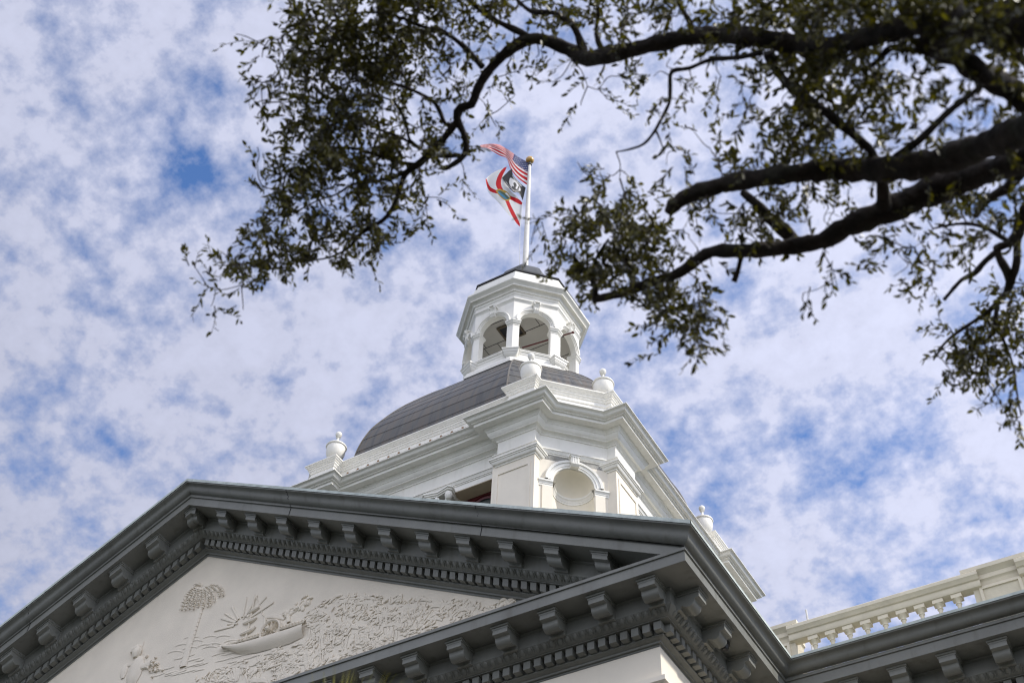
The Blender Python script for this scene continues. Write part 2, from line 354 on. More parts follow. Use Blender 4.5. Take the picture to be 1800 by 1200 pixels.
# ledge on top of the front cornice, behind its lip
m.add([(-XE+.18, YF+.18, ZE-.178), (XE-.18, YF+.18, ZE-.178), (XE-.18, YF+1.1, ZE-.13), (-XE+.18, YF+1.1, ZE-.13)], [(0, 1, 2, 3)])
CORN = m.build('cornice', M['grey'], B)
m = MB(); sweep(m, [(0, YF), (XE, YF), (XE, YW), (34, YW)], [(o, ZE+z) for o, z in CROWN], skip0=True)
m.build('eaves_crown_moulding', M['grey'], CORN); m = MB()
sweep(m, [(-34, YW), (-XE, YW), (-XE, YF), (0, YF)], [(o, ZE+z) for o, z in CROWN], skip1=True)
m.build('eaves_crown_moulding', M['grey'], CORN)
m = MB(); sweep(m, [(0, YF), (XE, YF), (XE, YW), (34, YW)], [(-.012, ZE-.006), (-.016, ZE+.035), (.02, ZE+.045), (.5, ZE+.06)], skip0=True)
m.build('roof_edge_flashing', M['grey_pale'], CORN)

K = sqrt(1.25)
def rake(prof, flash=False):
    m = MB(); vs = []; k = len(prof); fs = []
    for o, d in prof:
        zt = ZA + K*d
        if flash or o < .1801 and d > -.18: xe = XE - o; ze = ZE + d
        else:
            xe = min(XE-.21, (zt - (ZE-.165))/.5); ze = zt - .5*xe
        for x, z in ((-xe, ze), (0, zt), (xe, ze)): vs.append((x, YF+o, z))
    for j in range(k-1):
        for i in range(2): fs.append((j*3+i, j*3+i+1, j*3+3+i+1, j*3+3+i))
    m.add(vs, fs); return m
m = rake(LOWER); RAKE = m.build('raking_cornice', M['grey'], B)
rake(CROWN).build('raking_crown_moulding', M['grey'], RAKE)
# thin seams where the crown moulding lengths butt
for x in (2.62, 6.6, -3.4):
    m = MB()
    zs = lambda o, d: ZA + K*d - .5*abs(x)
    pts = [(x-.02*(i % 3 == 0), YF+o-.003, zs(o, d)) for i, (o, d) in enumerate(CROWN+[(.18, -.225), (.203, -.23), (.203, -.38)])]
    m.tube(pts, .0055, 4); m.build('joint_seam', M['black'], RAKE)
m = MB()
prof = [(-.012, -.006), (-.016, .045), (.02, .055), (.4, .06)]
rnd = random.Random(5); x = 0.0; cuts = [0.0]
while x < XE: x += rnd.uniform(.55, 1.9); cuts.append(min(x, XE))
for sg in (-1, 1):
    for a, b in zip(cuts, cuts[1:]):
        h = rnd.uniform(-.006, .006)
        vs = [(sg*xx, YF+o, ZA - .5*xx + K*d + (h if d > 0 else 0)) for xx in (a, b) for o, d in prof]
        m.add(vs, [(j, j+1, j+5, j+4) for j in range(3)])
m.build('roof_edge_flashing', M['grey_pale'], RAKE)
# pediment roof
m = MB()
for sg in (-1, 1):
    m.add([(0, YF+.2, ZA+.02), (sg*XE, YF+.2, ZE+.02), (sg*XE, -4.0, ZE+.02), (0, -4.0, ZA+.02)], [(0, 1, 2, 3)])
m.build('portico_roof', M['roof'], B)

# brackets
SIDE = [(.0, -.0), (.365, 0), (.365, -.028), (.345, -.034), (.345, -.05), (.338, -.052), (.338, -.122), (.325, -.126), (.285, -.128), (.266, -.138), (.259, -.156), (.258, -.176), (.249, -.200),
        (.228, -.222), (.196, -.238), (.16, -.240), (.128, -.228), (.105, -.207), (.08, -.202), (.066, -.215), (.062, -.252), (0, -.252)]
def bracket_mesh(slope=0.0, roof=False):
    m = MB()
    def T(q, z, x): return (x, -q, z + (-.5*abs(x) if roof else slope*x))
    def ext(poly, w):
        if roof:
            m.prism(poly, -w, 0, T); m.prism(poly, 0, w, T)
        else: m.prism(poly, -w, w, T)
    ext([p for p in SIDE[5:]]+[(0, -.052)], .117)
    ext([(0, 0), (.365, 0), (.365, -.026), (0, -.026)], .142)
    ext([(0, -.026), (.348, -.026), (.342, -.052), (0, -.052)], .130)
    return m
def brackets(parent, places, slope=0.0, rz=0.0, roof=False):
    m = bracket_mesh(slope, roof); first = None
    for p in places:
        if first is None:
            first = m.build('bracket', M['grey'], parent, loc=p, angle=40); first.rotation_euler = (0, 0, rz)
        else: dup(first, p, parent, rz)
zs = ZE-.394
xs = [9.19-.7475*k for k in range(13)]
brackets(CORN, [(sg*x, YF+.632, zs) for x in xs for sg in (1, -1) if abs(x) > .3 or sg > 0])
brackets(CORN, [(XE-.632, y, zs) for y in (-10.776, -9.95, -9.126)], rz=pi/2)
brackets(CORN, [(10.70+.7035*k, YW+.632, zs) for k in range(10)])
brackets(RAKE, [(0, YF+.632, ZA-.394*K)], roof=True)
brackets(RAKE, [(x, YF+.632, ZA-.394*K-.5*x) for x in [.06+.768*k for k in range(1, 12)]], slope=-.5)
brackets(RAKE, [(-x, YF+.632, ZA-.394*K-.5*x) for x in [.06+.768*k for k in range(1, 12)]], slope=.5)

# dentils, egg and dart
def dentils(m, T, a, b, sp=.165, w=.105, shear=0.0):
    n = int((b-a)/sp); st = (b-a)/n
    for i in range(n):
        c = a + (i+.5)*st
        vs = []
        for z in (-.862, -.739):
            for o in (.765, .91):
                for x in (c-w/2, c+w/2): vs.append(T(x, o, z))
        m.add(vs, [(0, 2, 3, 1), (4, 5, 7, 6), (0, 1, 5, 4), (2, 6, 7, 3), (0, 4, 6, 2), (1, 3, 7, 5)])
def eggs(m, T, a, b, sp=.118):
    n = int((b-a)/sp); st = (b-a)/n
    for i in range(n):
        c = a + (i+.5)*st
        vs = []; fs = []
        for (q, rr) in ((0, .012), (.3, .036), (.62, .036), (1, .006)):
            o = .622 + .085*q; z = -.640 - .072*q
            for k in range(5):
                an = pi*k/4; vs.append(T(c-rr*cos(an), o-.022*sin(an)*(rr/.036), z-.014*sin(an)*(rr/.036)))
        for r_ in range(3):
            for k in range(4): fs.append((r_*5+k, r_*5+k+1, r_*5+5+k+1, r_*5+5+k))
        m.add(vs, fs)
        c2 = c + st/2
        m.add([T(c2-.009, .626, -.645), T(c2+.009, .626, -.645), T(c2, .70, -.722), T(c2, .65, -.69), T(c2, .60, -.648)], [(0, 4, 3), (4, 1, 3), (0, 3, 2), (3, 1, 2)])
fT = lambda x, o, z: (x, YF+o, ZE+z)
sT = lambda t, o, z: (XE-o, t, ZE+z)
wT = lambda x, o, z: (x, YW+o, ZE+z)
rT = lambda x, o, z: (x, YF+o, ZA+K*z-.5*abs(x))
for T_, a_, b_ in ((fT, -9.18, 9.18), (sT, -10.84, -7.55), (wT, 9.3, 18.0)):
    m = MB(); dentils(m, T_, a_, b_); m.build('dentil_course', M['grey'], CORN, smooth=False)
for T_, a_, b_ in ((fT, -9.3, 9.3), (sT, -10.95, -7.6), (wT, 9.4, 18.0)):
    m = MB(); eggs(m, T_, a_, b_); m.build('egg_and_dart', M['grey'], CORN)
for a_, b_ in ((.03, 8.55), (-8.55, -.03)):
    m = MB(); dentils(m, rT, a_, b_, .160, .10); m.build('dentil_course', M['grey'], RAKE, smooth=False)
    m = MB(); eggs(m, rT, a_, b_, .115); m.build('egg_and_dart', M['grey'], RAKE)
m = MB()
T = lambda x, y, z: (x, y, z)
m.box(9.46, 9.58, -9.70, -9.58, 11.98, 12.05); m.lathe([(0, -.08), (.04, -.075), (.055, -.05), (.055, 0), (.06, .01)], 9.52, -9.64, 11.98, 12)
m.build('soffit_camera', M['camera'], CORN)

# cream walls under the cornice
WPATH = FULL
m = MB()
zt = ZE-.97
sweep(m, WPATH, [(.975, zt), (.975, 10.985), (.90, 10.975), (.895, 10.90), (.915, 10.885), (.96, 10.865), (.965, 10.4), (.965, 10.2), (1.02, 10.19), (1.02, 9.7), (1.7, 9.69)])
m.build('portico_entablature', M['cream'], B)
m = MB(); sweep(m, [(-34, YW), (34, YW)], [(.98, 11.4), (.98, 1.2), (.93, 1.18), (.93, 0)]); m.build('wing_wall', M['cream'], B)
m = MB()
prof = [(.52, 0), (.52, .12), (.46, .2), (.43, .28), (.42, 2.5), (.37, 8.9), (.41, 8.95), (.41, 9.05), (.37, 9.1), (.47, 9.35), (.50, 9.42), (.50, 9.69)]
m.lathe(prof, 0, 0, 0, 28)
c0 = m.build('portico_column', M['cream'], B, loc=(-8.5, YF+1.5, 0))
for k in range(1, 6): dup(c0, (-8.5+3.4*k, YF+1.5, 0), B)

# tympanum and its relief
YT = YF+.985
m = MB(); m.add([(-8.6, YT, 12.3), (8.6, YT, 12.3), (0, YT, 16.62)], [(0, 1, 2)])
TYM = m.build('tympanum', M['plaster'], B)
def tp(px, py): p = on_plane(px, py, 0, 1, YT); return p.x, p.z
rnd = random.Random(11); DS = .5
def stroke(m, pts, w, d, seg=6, px=True, taper=True):
    q = [tp(*p) for p in pts] if px else pts; d *= DS
    n = len(q); P = [Vector((x, YT-.005, z)) for x, z in q]
    # flattened half-round strip
    vs = []; k = 5
    for i in range(n):
        t = (P[min(i+1, n-1)]-P[max(i-1, 0)]).normalized(); s_ = Vector((-t.z, 0, t.x))
        f = (0.35 + 0.65*sin(pi*(i+.35)/(n-.3))) if taper else 1
        for j in range(k):
            a = pi*j/(k-1); vs.append(P[i] + s_*(w*f*cos(a)) + Vector((0, -d*f*sin(a), 0)))
    m.add(vs, [(i*k+j, i*k+j+1, (i+1)*k+j+1, (i+1)*k+j) for i in range(n-1) for j in range(k-1)])
def bez(a, b, c, n=7):
    return [((1-t)**2*a[0]+2*t*(1-t)*b[0]+t*t*c[0], (1-t)**2*a[1]+2*t*(1-t)*b[1]+t*t*c[1]) for t in [i/(n-1) for i in range(n)]]
# palm tree
m = MB()
stroke(m, bez((322, 1172), (336, 1120), (352, 1070), 9), .075, .06, taper=False)
for i in range(14):
    t = i/13; x, z = tp(322+30*t, 1168-96*t); m.ball((x, YT-.012, z), (.08, .022, .03))
hd = (357, 1032)
for (ex, ey, cx, cy) in ((320, 1072, 328, 1034), (327, 1072, 334, 1038), (334, 1070, 340, 1040), (341, 1071, 345, 1044), (349, 1068, 352, 1046), (358, 1068, 360, 1048), (366, 1066, 368, 1040),
                         (378, 1057, 376, 1030), (393, 1047, 392, 1022), (387, 1048, 384, 1027), (345, 1028, 350, 1024), (371, 1064, 372, 1044)):
    pts = bez((hd[0]+(ex-357)*.12, hd[1]), (cx, cy), (ex, ey), 12)
    stroke(m, pts, .034, .06)
    for i in range(2, 12):
        x, z = tp(*pts[i]); m.ball((x, YT-.035, z), (.05, .010, .010), nu=6, nv=4, rot=rnd.uniform(-.9, .3))
m.build('relief_palm', M['plaster'], TYM)
# steamboat
m = MB(); DS = .42
hull = [(386, 1138), (398, 1139), (440, 1128), (478, 1116), (536, 1098), (540, 1108), (532, 1120), (500, 1134), (460, 1144), (425, 1151), (412, 1149), (404, 1143)]
H = [tp(*p) for p in hull]; n = len(H); cx = sum(p[0] for p in H)/n; cz = sum(p[1] for p in H)/n
top = [(386, 1138), (420, 1133), (450, 1125), (480, 1116), (510, 1107), (538, 1097)]; bot = [(404, 1143), (424, 1151), (452, 1147), (482, 1139), (510, 1131), (534, 1119)]
vs = []
for (a_, b_) in zip(top, bot):
    for j in range(7):
        t = j/6; x, z = tp(a_[0]+(b_[0]-a_[0])*t, a_[1]+(b_[1]-a_[1])*t); vs.append((x, YT-.012-.09*sin(pi*(.25+.75*t))*(1 if 0 < j < 6 else .6), z))
m.add(vs, [(i*7+j, (i+1)*7+j, (i+1)*7+j+1, i*7+j+1) for i in range(5) for j in range(6)])
stroke(m, [(392, 1137), (440, 1124), (478, 1112), (538, 1094)], .025, .11, taper=False)
for i in range(22):
    t = i/21; x, z = tp(420+115*t, 1126-34*t); m.ball((x, YT-.02, z), (.022, .03, .03))
stroke(m, [(418, 1126), (536, 1090)], .016, .06, taper=False)
wx, wz = tp(477, 1110); R0 = .20
ring = [(wx+R0*cos(a), wz+R0*sin(a)) for a in [2*pi*i/24 for i in range(25)]]
stroke(m, ring, .028, .15, px=False, taper=False)
for i in range(12):
    a = 2*pi*i/12; stroke(m, [(wx+.03*cos(a), wz+.03*sin(a)), (wx+R0*cos(a), wz+R0*sin(a))], .012, .12, px=False, taper=False)
m.ball((wx, YT-.08, wz), (.05, .08, .05))
stroke(m, [(432, 1126), (441, 1088), (450, 1046)], .018, .07, taper=False)
for (a, b, c) in (((423, 1115), (440, 1112), (450, 1101)), ((428, 1096), (442, 1094), (452, 1085)), ((436, 1078), (447, 1075), (457, 1065))):
    stroke(m, bez(a, b, c), .045, .13)
stroke(m, [(465, 1108), (466, 1086)], .03, .06, taper=False); stroke(m, [(508, 1094), (507, 1082)], .04, .07, taper=False)
stroke(m, bez((466, 1086), (480, 1078), (500, 1088)), .05, .05); stroke(m, bez((505, 1084), (515, 1070), (540, 1060)), .06, .05)
stroke(m, [(450, 1046), (462, 1080), (478, 1098)], .008, .03, taper=False)
m.build('relief_steamboat', M['plaster'], TYM)
# sun rays
m = MB(); DS = .34
for (ex, ey, w) in ((390, 1086, .035), (396, 1078, .02), (408, 1066, .03), (433, 1050, .035), (441, 1062, .02), (452, 1046, .04), (468, 1048, .045), (481, 1058, .035), (378, 1108, .035), (400, 1097, .02)):
    sx, sy = 424, 1096; stroke(m, [(sx+(ex-sx)*.25, sy+(ey-sy)*.25), (sx+(ex-sx)*.6, sy+(ey-sy)*.6), (ex, ey)], w*.8, .05, taper=False)
m.build('relief_sun_rays', M['plaster'], TYM)
# standing figure strewing flowers, seen to the waist
m = MB()
stroke(m, [(248, 1142), (253, 1126)], .025, .05)
x, z = tp(243, 1148); m.ball((x, YT-.03, z), (.10, .08, .13))
x, z = tp(240, 1142); m.ball((x, YT-.03, z), (.12, .06, .07), rot=.5)
x, z = tp(238, 1180); m.ball((x, YT-.01, z), (.18, .06, .34))
stroke(m, bez((222, 1166), (218, 1180), (216, 1192)), .08, .09); stroke(m, bez((222, 1170), (232, 1164), (244, 1166)), .06, .07)
stroke(m, bez((243, 1172), (256, 1172), (267, 1165)), .075, .13, taper=False)
for i in range(26):
    px, py = rnd.gauss(271, 6), rnd.gauss(1173, 8); x, z = tp(px, py); m.ball((x, YT-.02, z), (rnd.uniform(.015, .04), .03, rnd.uniform(.01, .03)), rot=rnd.uniform(0, 3))
m.build('relief_figure', M['plaster'], TYM)
# water, hills, trees and undergrowth
m = MB(); DS = .24
for i in range(46):
    px = rnd.uniform(260, 470); py = 1195 - (px-230)*.10 - rnd.uniform(0, 46)*(.45+.55*(px-230)/240)
    L_ = rnd.uniform(14, 40); stroke(m, bez((px, py), (px+L_*.5, py-L_*.16-rnd.uniform(-3, 3)), (px+L_, py-L_*.26)), rnd.uniform(.012, .022), rnd.uniform(.014, .03))
for i in range(14):
    px = rnd.uniform(290, 400); py = 1140-(px-290)*.06+rnd.uniform(-16, 10); stroke(m, bez((px, py), (px+12, py-8), (px+26, py-3)), .018, .02)
for i in range(40):                                   # smoke trail behind the funnel
    t = rnd.random(); x, z = tp(500+46*t, 1082-28*t+rnd.gauss(0, 3)); m.ball((x, YT, z), (rnd.uniform(.03, .08), rnd.uniform(.02, .05), rnd.uniform(.02, .05)), rot=rnd.uniform(0, 3))
def inside(px, py):                                   # carved thicket: its upper outline
    top = [(536, 1100), (545, 1062), (580, 1048), (620, 1044), (680, 1046), (760, 1050), (830, 1052), (900, 1054)]
    if px < 536: lim = 1195-(px-330)*.36
    else:
        lim = 1052
        for (a, b), (c, d) in zip(top, top[1:]):
            if a <= px <= c: lim = b+(d-b)*(px-a)/(c-a)
    bot = 1200 - (px-483)*.333 + 6
    return lim < py < bot
cl = [(rnd.uniform(330, 900), rnd.uniform(1040, 1200)) for _ in range(620)]
cl = [c for c in cl if inside(*c)]
for (cx, cy) in cl:
    kind = rnd.random(); big = rnd.uniform(.7, 1.35)
    if kind < .62:
        ang = rnd.uniform(-.3, 1.2)
        for i in range(rnd.randint(5, 10)):
            px = cx+rnd.gauss(0, 7); py = cy+rnd.gauss(0, 5)
            if not inside(px, py): continue
            x, z = tp(px, py); m.ball((x, YT-rnd.uniform(.0, .02), z), (rnd.uniform(.03, .07)*big, rnd.uniform(.007, .017), rnd.uniform(.012, .024)*big), nu=7, nv=4, rot=ang+rnd.gauss(0, .35))
    elif kind < .88:
        for i in range(rnd.randint(6, 11)):
            px = cx+rnd.uniform(-11, 11); h = rnd.uniform(12, 30)
            if inside(px, cy+h*.5) and inside(px, cy-h*.5):
                stroke(m, bez((px, cy+h*.5), (px+rnd.uniform(-3, 3), cy), (px+rnd.uniform(-6, 6), cy-h*.5)), rnd.uniform(.012, .022), rnd.uniform(.03, .06))
    else:
        for i in range(9):
            a = pi*(.1+.8*i/8); L_ = rnd.uniform(10, 18); e = (cx-L_*cos(a)*1.2, cy-L_*.7*sin(a)+L_*.3)
            if inside(*e) and inside(cx, cy): stroke(m, bez((cx, cy), (cx-L_*.6*cos(a), cy-L_*.8*sin(a)), e), .028, .055)
m.build('relief_foliage', M['plaster'], TYM)

# ------------------------------------------------------------------ balustrade on the wing
YB = -7.4
BAL = MB()
RP = [(-.02, 13.36), (.02, 13.37), (.035, 13.40), (.035, 13.465), (.06, 13.475), (.085, 13.52), (.10, 13.535), (.10, 13.59), (.085, 13.605)]
def rail(m, x0, x1):
    k = len(RP); vs = [(x, YB+.02-o, z) for x in (x0, x1) for o, z in RP] + [(x, YB+.155+o*.2, z) for x in (x0, x1) for o, z in RP]
    for b in (0, 2*k): m.add(vs[b:b+2*k], [(j, j+1, k+j+1, k+j) for j in range(k-1)])
    m.add([(x0, YB+.04, 13.36), (x1, YB+.04, 13.36), (x1, YB+.151, 13.36), (x0, YB+.151, 13.36)], [(0, 1, 2, 3)])
    m.add([(x0, YB-.065, 13.605), (x1, YB-.065, 13.605), (x1, YB+.172, 13.605), (x0, YB+.172, 13.605)], [(0, 1, 2, 3)])
rail(BAL, 9.75, 12.75); rail(BAL, 13.3, 16.4); BAL.box(8.6, 17.4, YB+.05, YB+.4, 12.3, 12.52)
BALO = BAL.build('balustrade', M['stone_rail'], B)
BAL_PROF = [(.075, 0), (.075, .03), (.045, .05), (.04, .12), (.075, .26), (.082, .36), (.06, .48), (.034, .62), (.03, .70), (.036, .73), (.045, .735), (.045, .75), (.036, .752), (.042, .775), (.056, .80), (.068, .812), (.07, .82), (.07, .825)]
def baluster():
    m = MB(); m.lathe(BAL_PROF, 0, 0, -.855, 14); m.box(-.080, .080, -.072, .072, -.035, .028); m.box(-.09, .09, -.09, .09, -.88, -.85); return m
b0 = baluster().build('baluster', M['stone_rail'], BALO, loc=(10.118, YB+.085, 13.335))
for k in range(1, 9): dup(b0, (10.118+.2802*k, YB+.085, 13.335), BALO)
for k in range(9): dup(b0, (13.75+.2802*k, YB+.085, 13.335), BALO)
def pedestal(x0, x1, name):
    m = MB(); y0 = YB+.02
    path = [(x0-.1, YB+.45), (x0-.1, y0-.06), (x1+.1, y0-.06), (x1+.1, YB+.45)]
    sweep(m, path, [(.03, 13.70), (0, 13.695), (0, 13.63), (.02, 13.615), (.055, 13.57), (.065, 13.56), (.065, 13.49), (.085, 13.475), (.10, 13.45), (.10, 12.35)])
    m.add([(x0-.07, y0-.03, 13.70), (x1+.07, y0-.03, 13.70), (x1+.07, YB+.45, 13.70), (x0-.07, YB+.45, 13.70)], [(0, 1, 2, 3)])
    f = y0+.04
    for a, b, c, d in ((x0+.09, x1-.09, 13.33, 13.375), (x0+.09, x0+.135, 12.5, 13.33), (x1-.135, x1-.09, 12.5, 13.33)): m.box(a, b, f-.024, f+.05, c, d)
    return m.build(name, M['stone_rail'], BALO)
pedestal(9.05, 9.82, 'pedestal'); pedestal(12.61, 13.40, 'pedestal'); pedestal(16.3, 17.1, 'pedestal')
m = MB(); m.tube([(9.68, -6.0, 12.4), (9.69, -6.0, 14.89)], .018, 6); m.build('lightning_rod', M['pole'], BALO)
m = MB(); m.box(-33, 33, -7.2, 16, 12.2, 12.4); m.build('flat_roof', M['roof'], B)
m = MB(); m.box(-33, 33, -7.25, 16, 0.0, 12.2); m.build('rear_block', M['cream'], B)

# ------------------------------------------------------------------ the tower below the dome
D, P_, Q, E_, RC, ZT = 5.683, 4.269, 1.926, .612, .315, 23.47
def quad_path(D, p, q, e, rc):
    base = [(-p, -D+e), (-p, -D), (-q, -D), (-q, -D+rc), (q, -D+rc), (q, -D), (p, -D), (p, -D+e)]
    r = []
    for k in range(4):
        c, s_ = [(1, 0), (0, 1), (-1, 0), (0, -1)][k]
        r += [(x*c - y*s_, x*s_ + y*c) for x, y in base]
    return r
TP = quad_path(D, P_, Q, E_, RC)
m = MB()
sweep(m, TP, [(.8, 23.50), (0.01, ZT), (0, ZT-.012), (0, ZT-.035), (.004, ZT-.038), (.025, ZT-.042), (.045, ZT-.050), (.060, ZT-.064), (.070, ZT-.082), (.078, ZT-.102), (.088, ZT-.122), (.105, ZT-.138), (.128, ZT-.147), (.150, ZT-.150), (.16, ZT-.152), (.16, ZT-.18), (.205, ZT-.184), (.21, ZT-.262), (.205, ZT-.268),
    (.25, ZT-.275), (.375, ZT-.28), (.375, ZT-.30), (.39, ZT-.305), (.41, ZT-.33), (.428, ZT-.365), (.432, ZT-.38), (.445, ZT-.382), (.45, ZT-.41), (.47, ZT-.46), (.495, ZT-.495), (.51, ZT-.505), (.515, ZT-.525), (.57, ZT-.527), (.585, ZT-.545), (.61, ZT-.57), (.62, ZT-.575), (.625, ZT-.61), (.65, ZT-.615)], closed=True)
TC = m.build('tower_cornice', M['white'], B)
m = MB(); m.tube([(0,0,0),(0,0,.001)], .001, 3)
# frieze
m = MB(); sweep(m, TP, [(.65, ZT-.61), (.65, 22.36)], closed=True)
m.build('tower_frieze', M['white'], B)
# string moulding under the frieze, all the way round, then pilaster capitals
m = MB(); sweep(m, TP, [(.65, 22.41), (.562, 22.405), (.562, 22.375), (.582, 22.368), (.588, 22.345), (.605, 22.325), (.61, 22.30), (.63, 22.295), (.63, 22.265), (.65, 22.26), (.65, 22.10)], closed=True)
m.build('string_moulding', M['white'], B)
for k in range(4):
    a = k*pi/2; c, s_ = round(cos(a)), round(sin(a)); rot = lambda x, y: (x*c-y*s_, x*s_+y*c)
    for sg in (1, -1):
        base = [(sg*Q, -D+RC+.75), (sg*Q, -D), (sg*P_, -D), (sg*P_, -D+1.35)]
        if sg < 0: base = base[::-1]
        m = MB()
        sweep(m, [rot(*p) for p in base], [(.66, 22.258), (.505, 22.248), (.505, 22.212), (.53, 22.206), (.53, 22.172), (.552, 22.166), (.556, 22.14), (.585, 22.10), (.625, 22.085), (.628, 22.05), (.66, 22.044)])
        m.build('pilaster_capital', M['white'], B)
# walls: one part for each face of the tower
Dw, Pw, Qw, YR = D-.65, P_-.65, 2.47, 4.30
yc = -D + E_ + .65*(sqrt(2)-1)
def tower_face():
    m = MB()
    sweep(m, [(-Pw, yc), (-Pw, -Dw), (-Qw, -Dw), (-Qw, -YR)], [(0, 22.30), (0, 12.0)])
    sweep(m, [(Qw, -YR), (Qw, -Dw), (Pw, -Dw), (Pw, yc)], [(0, 22.30), (0, 12.0)])
    for sg in (-1, 1):                                   # raised frame round the pilaster panel
        x0, x1 = sorted((sg*(Qw+.0), sg*Pw)); o = .022
        for a, b, c, d in ((x0+.10, x1-.10, 21.78, 21.86), (x0+.10, x0+.17, 12.2, 21.78), (x1-.17, x1-.10, 12.2, 21.78)):
            m.box(a, b, -Dw-o, -Dw+.05, c, d)
    return m
def tower_bay():
    m = MB()
    m.box(-2.6, 2.6, -D+RC+.652, -YR, 22.08, 22.235)
    m.add([(-2.5, -YR, 22.1), (2.5, -YR, 22.1), (2.5, -YR, 12), (-2.5, -YR, 12)], [(0, 1, 2, 3)])
    return m
f0 = tower_face().build('tower_wall', M['cream'], B)
bay0 = tower_bay().build('recessed_bay', M['tan'], B)
def col_bay():
    m = MB()
    for x in (-.82, .82):
        m.lathe([(.30, 21.55), (.29, 21.62), (.33, 21.66), (.33, 21.70), (.31, 21.74), (.36, 21.82)], x, -4.55, 0, 20)
        m.lathe([(.36, 12), (.30, 21.55)], x, -4.55, 0, 20)
        for k in range(4):                               # angle volutes and concave abacus
            a = pi/4 + k*pi/2; px, py = x+.50*cos(a), -4.55+.50*sin(a)
            T = face_T(a+pi/2+pi/2)
            m.ball((px-.06*cos(a), py-.06*sin(a), 21.93), (.10, .10, .13), nu=10, nv=6)
        for z, w in ((22.03, .40), (22.075, .44), (22.12, .47)):
            pts = []
            for k in range(4):
                a = pi/4 + k*pi/2
                pts += [(x+w*1.22*cos(a-.11), -4.55+w*1.22*sin(a-.11)), (x+w*1.22*cos(a+.11), -4.55+w*1.22*sin(a+.11))]
                b = a+pi/4; pts.append((x+w*.78*cos(b), -4.55+w*.78*sin(b)))
            n = len(pts); vs = [(p[0], p[1], z-.025) for p in pts]+[(p[0], p[1], z+.02) for p in pts]
            m.add(vs, [(i, (i+1) % n, (i+1) % n+n, i+n) for i in range(n)]+[tuple(range(n))[::-1], tuple(range(n, 2*n))])
        for k in range(8):
            a = 2*pi*k/8; m.ball((x+.34*cos(a), -4.55+.34*sin(a), 21.86), (.07, .07, .09), nu=6, nv=5)
    return m
cb0 = col_bay().build('bay_column', M['white'], B)
def window(x0, x1):
    m = MB(); g = MB(); T = lambda u, o, z: (u+(x0+x1)/2, -YR-o, z); h = (x1-x0)/2
    r = h-.10; zs = 22.02-r
    arch_wall(m, h, r, zs, 22.07, T, .06, .002); arc_mould(m, [(0, .06), (.05, .075), (.09, .06)], r-.12, zs, T)
    for sg in (-1, 1): m.box(sg*r, sg*h, .002, .06, 12.2, zs, T); m.box(sg*(r-.12), sg*(r-.03), .06, .075, 12.2, zs, T)
    vs = [T(-(r)*cos(pi*i/16), .02, zs+r*sin(pi*i/16)) for i in range(17)]+[T(r, .02, 12.2), T(-r, .02, 12.2)]
    g.add(vs, [tuple(range(len(vs)))]); return m, g
WINS = []
for x0, x1 in ((1.22, 2.44), (-2.44, -1.22), (-.42, .42)):
    a, b = window(x0, x1); w = a.build('window', M['maroon'], B); b.build('pane', M['glass'], w); WINS.append(w)
for k in (1, 2, 3):
    for o in [f0, bay0, cb0]+WINS: dup(o, (0, 0, 0), B, k*pi/2)
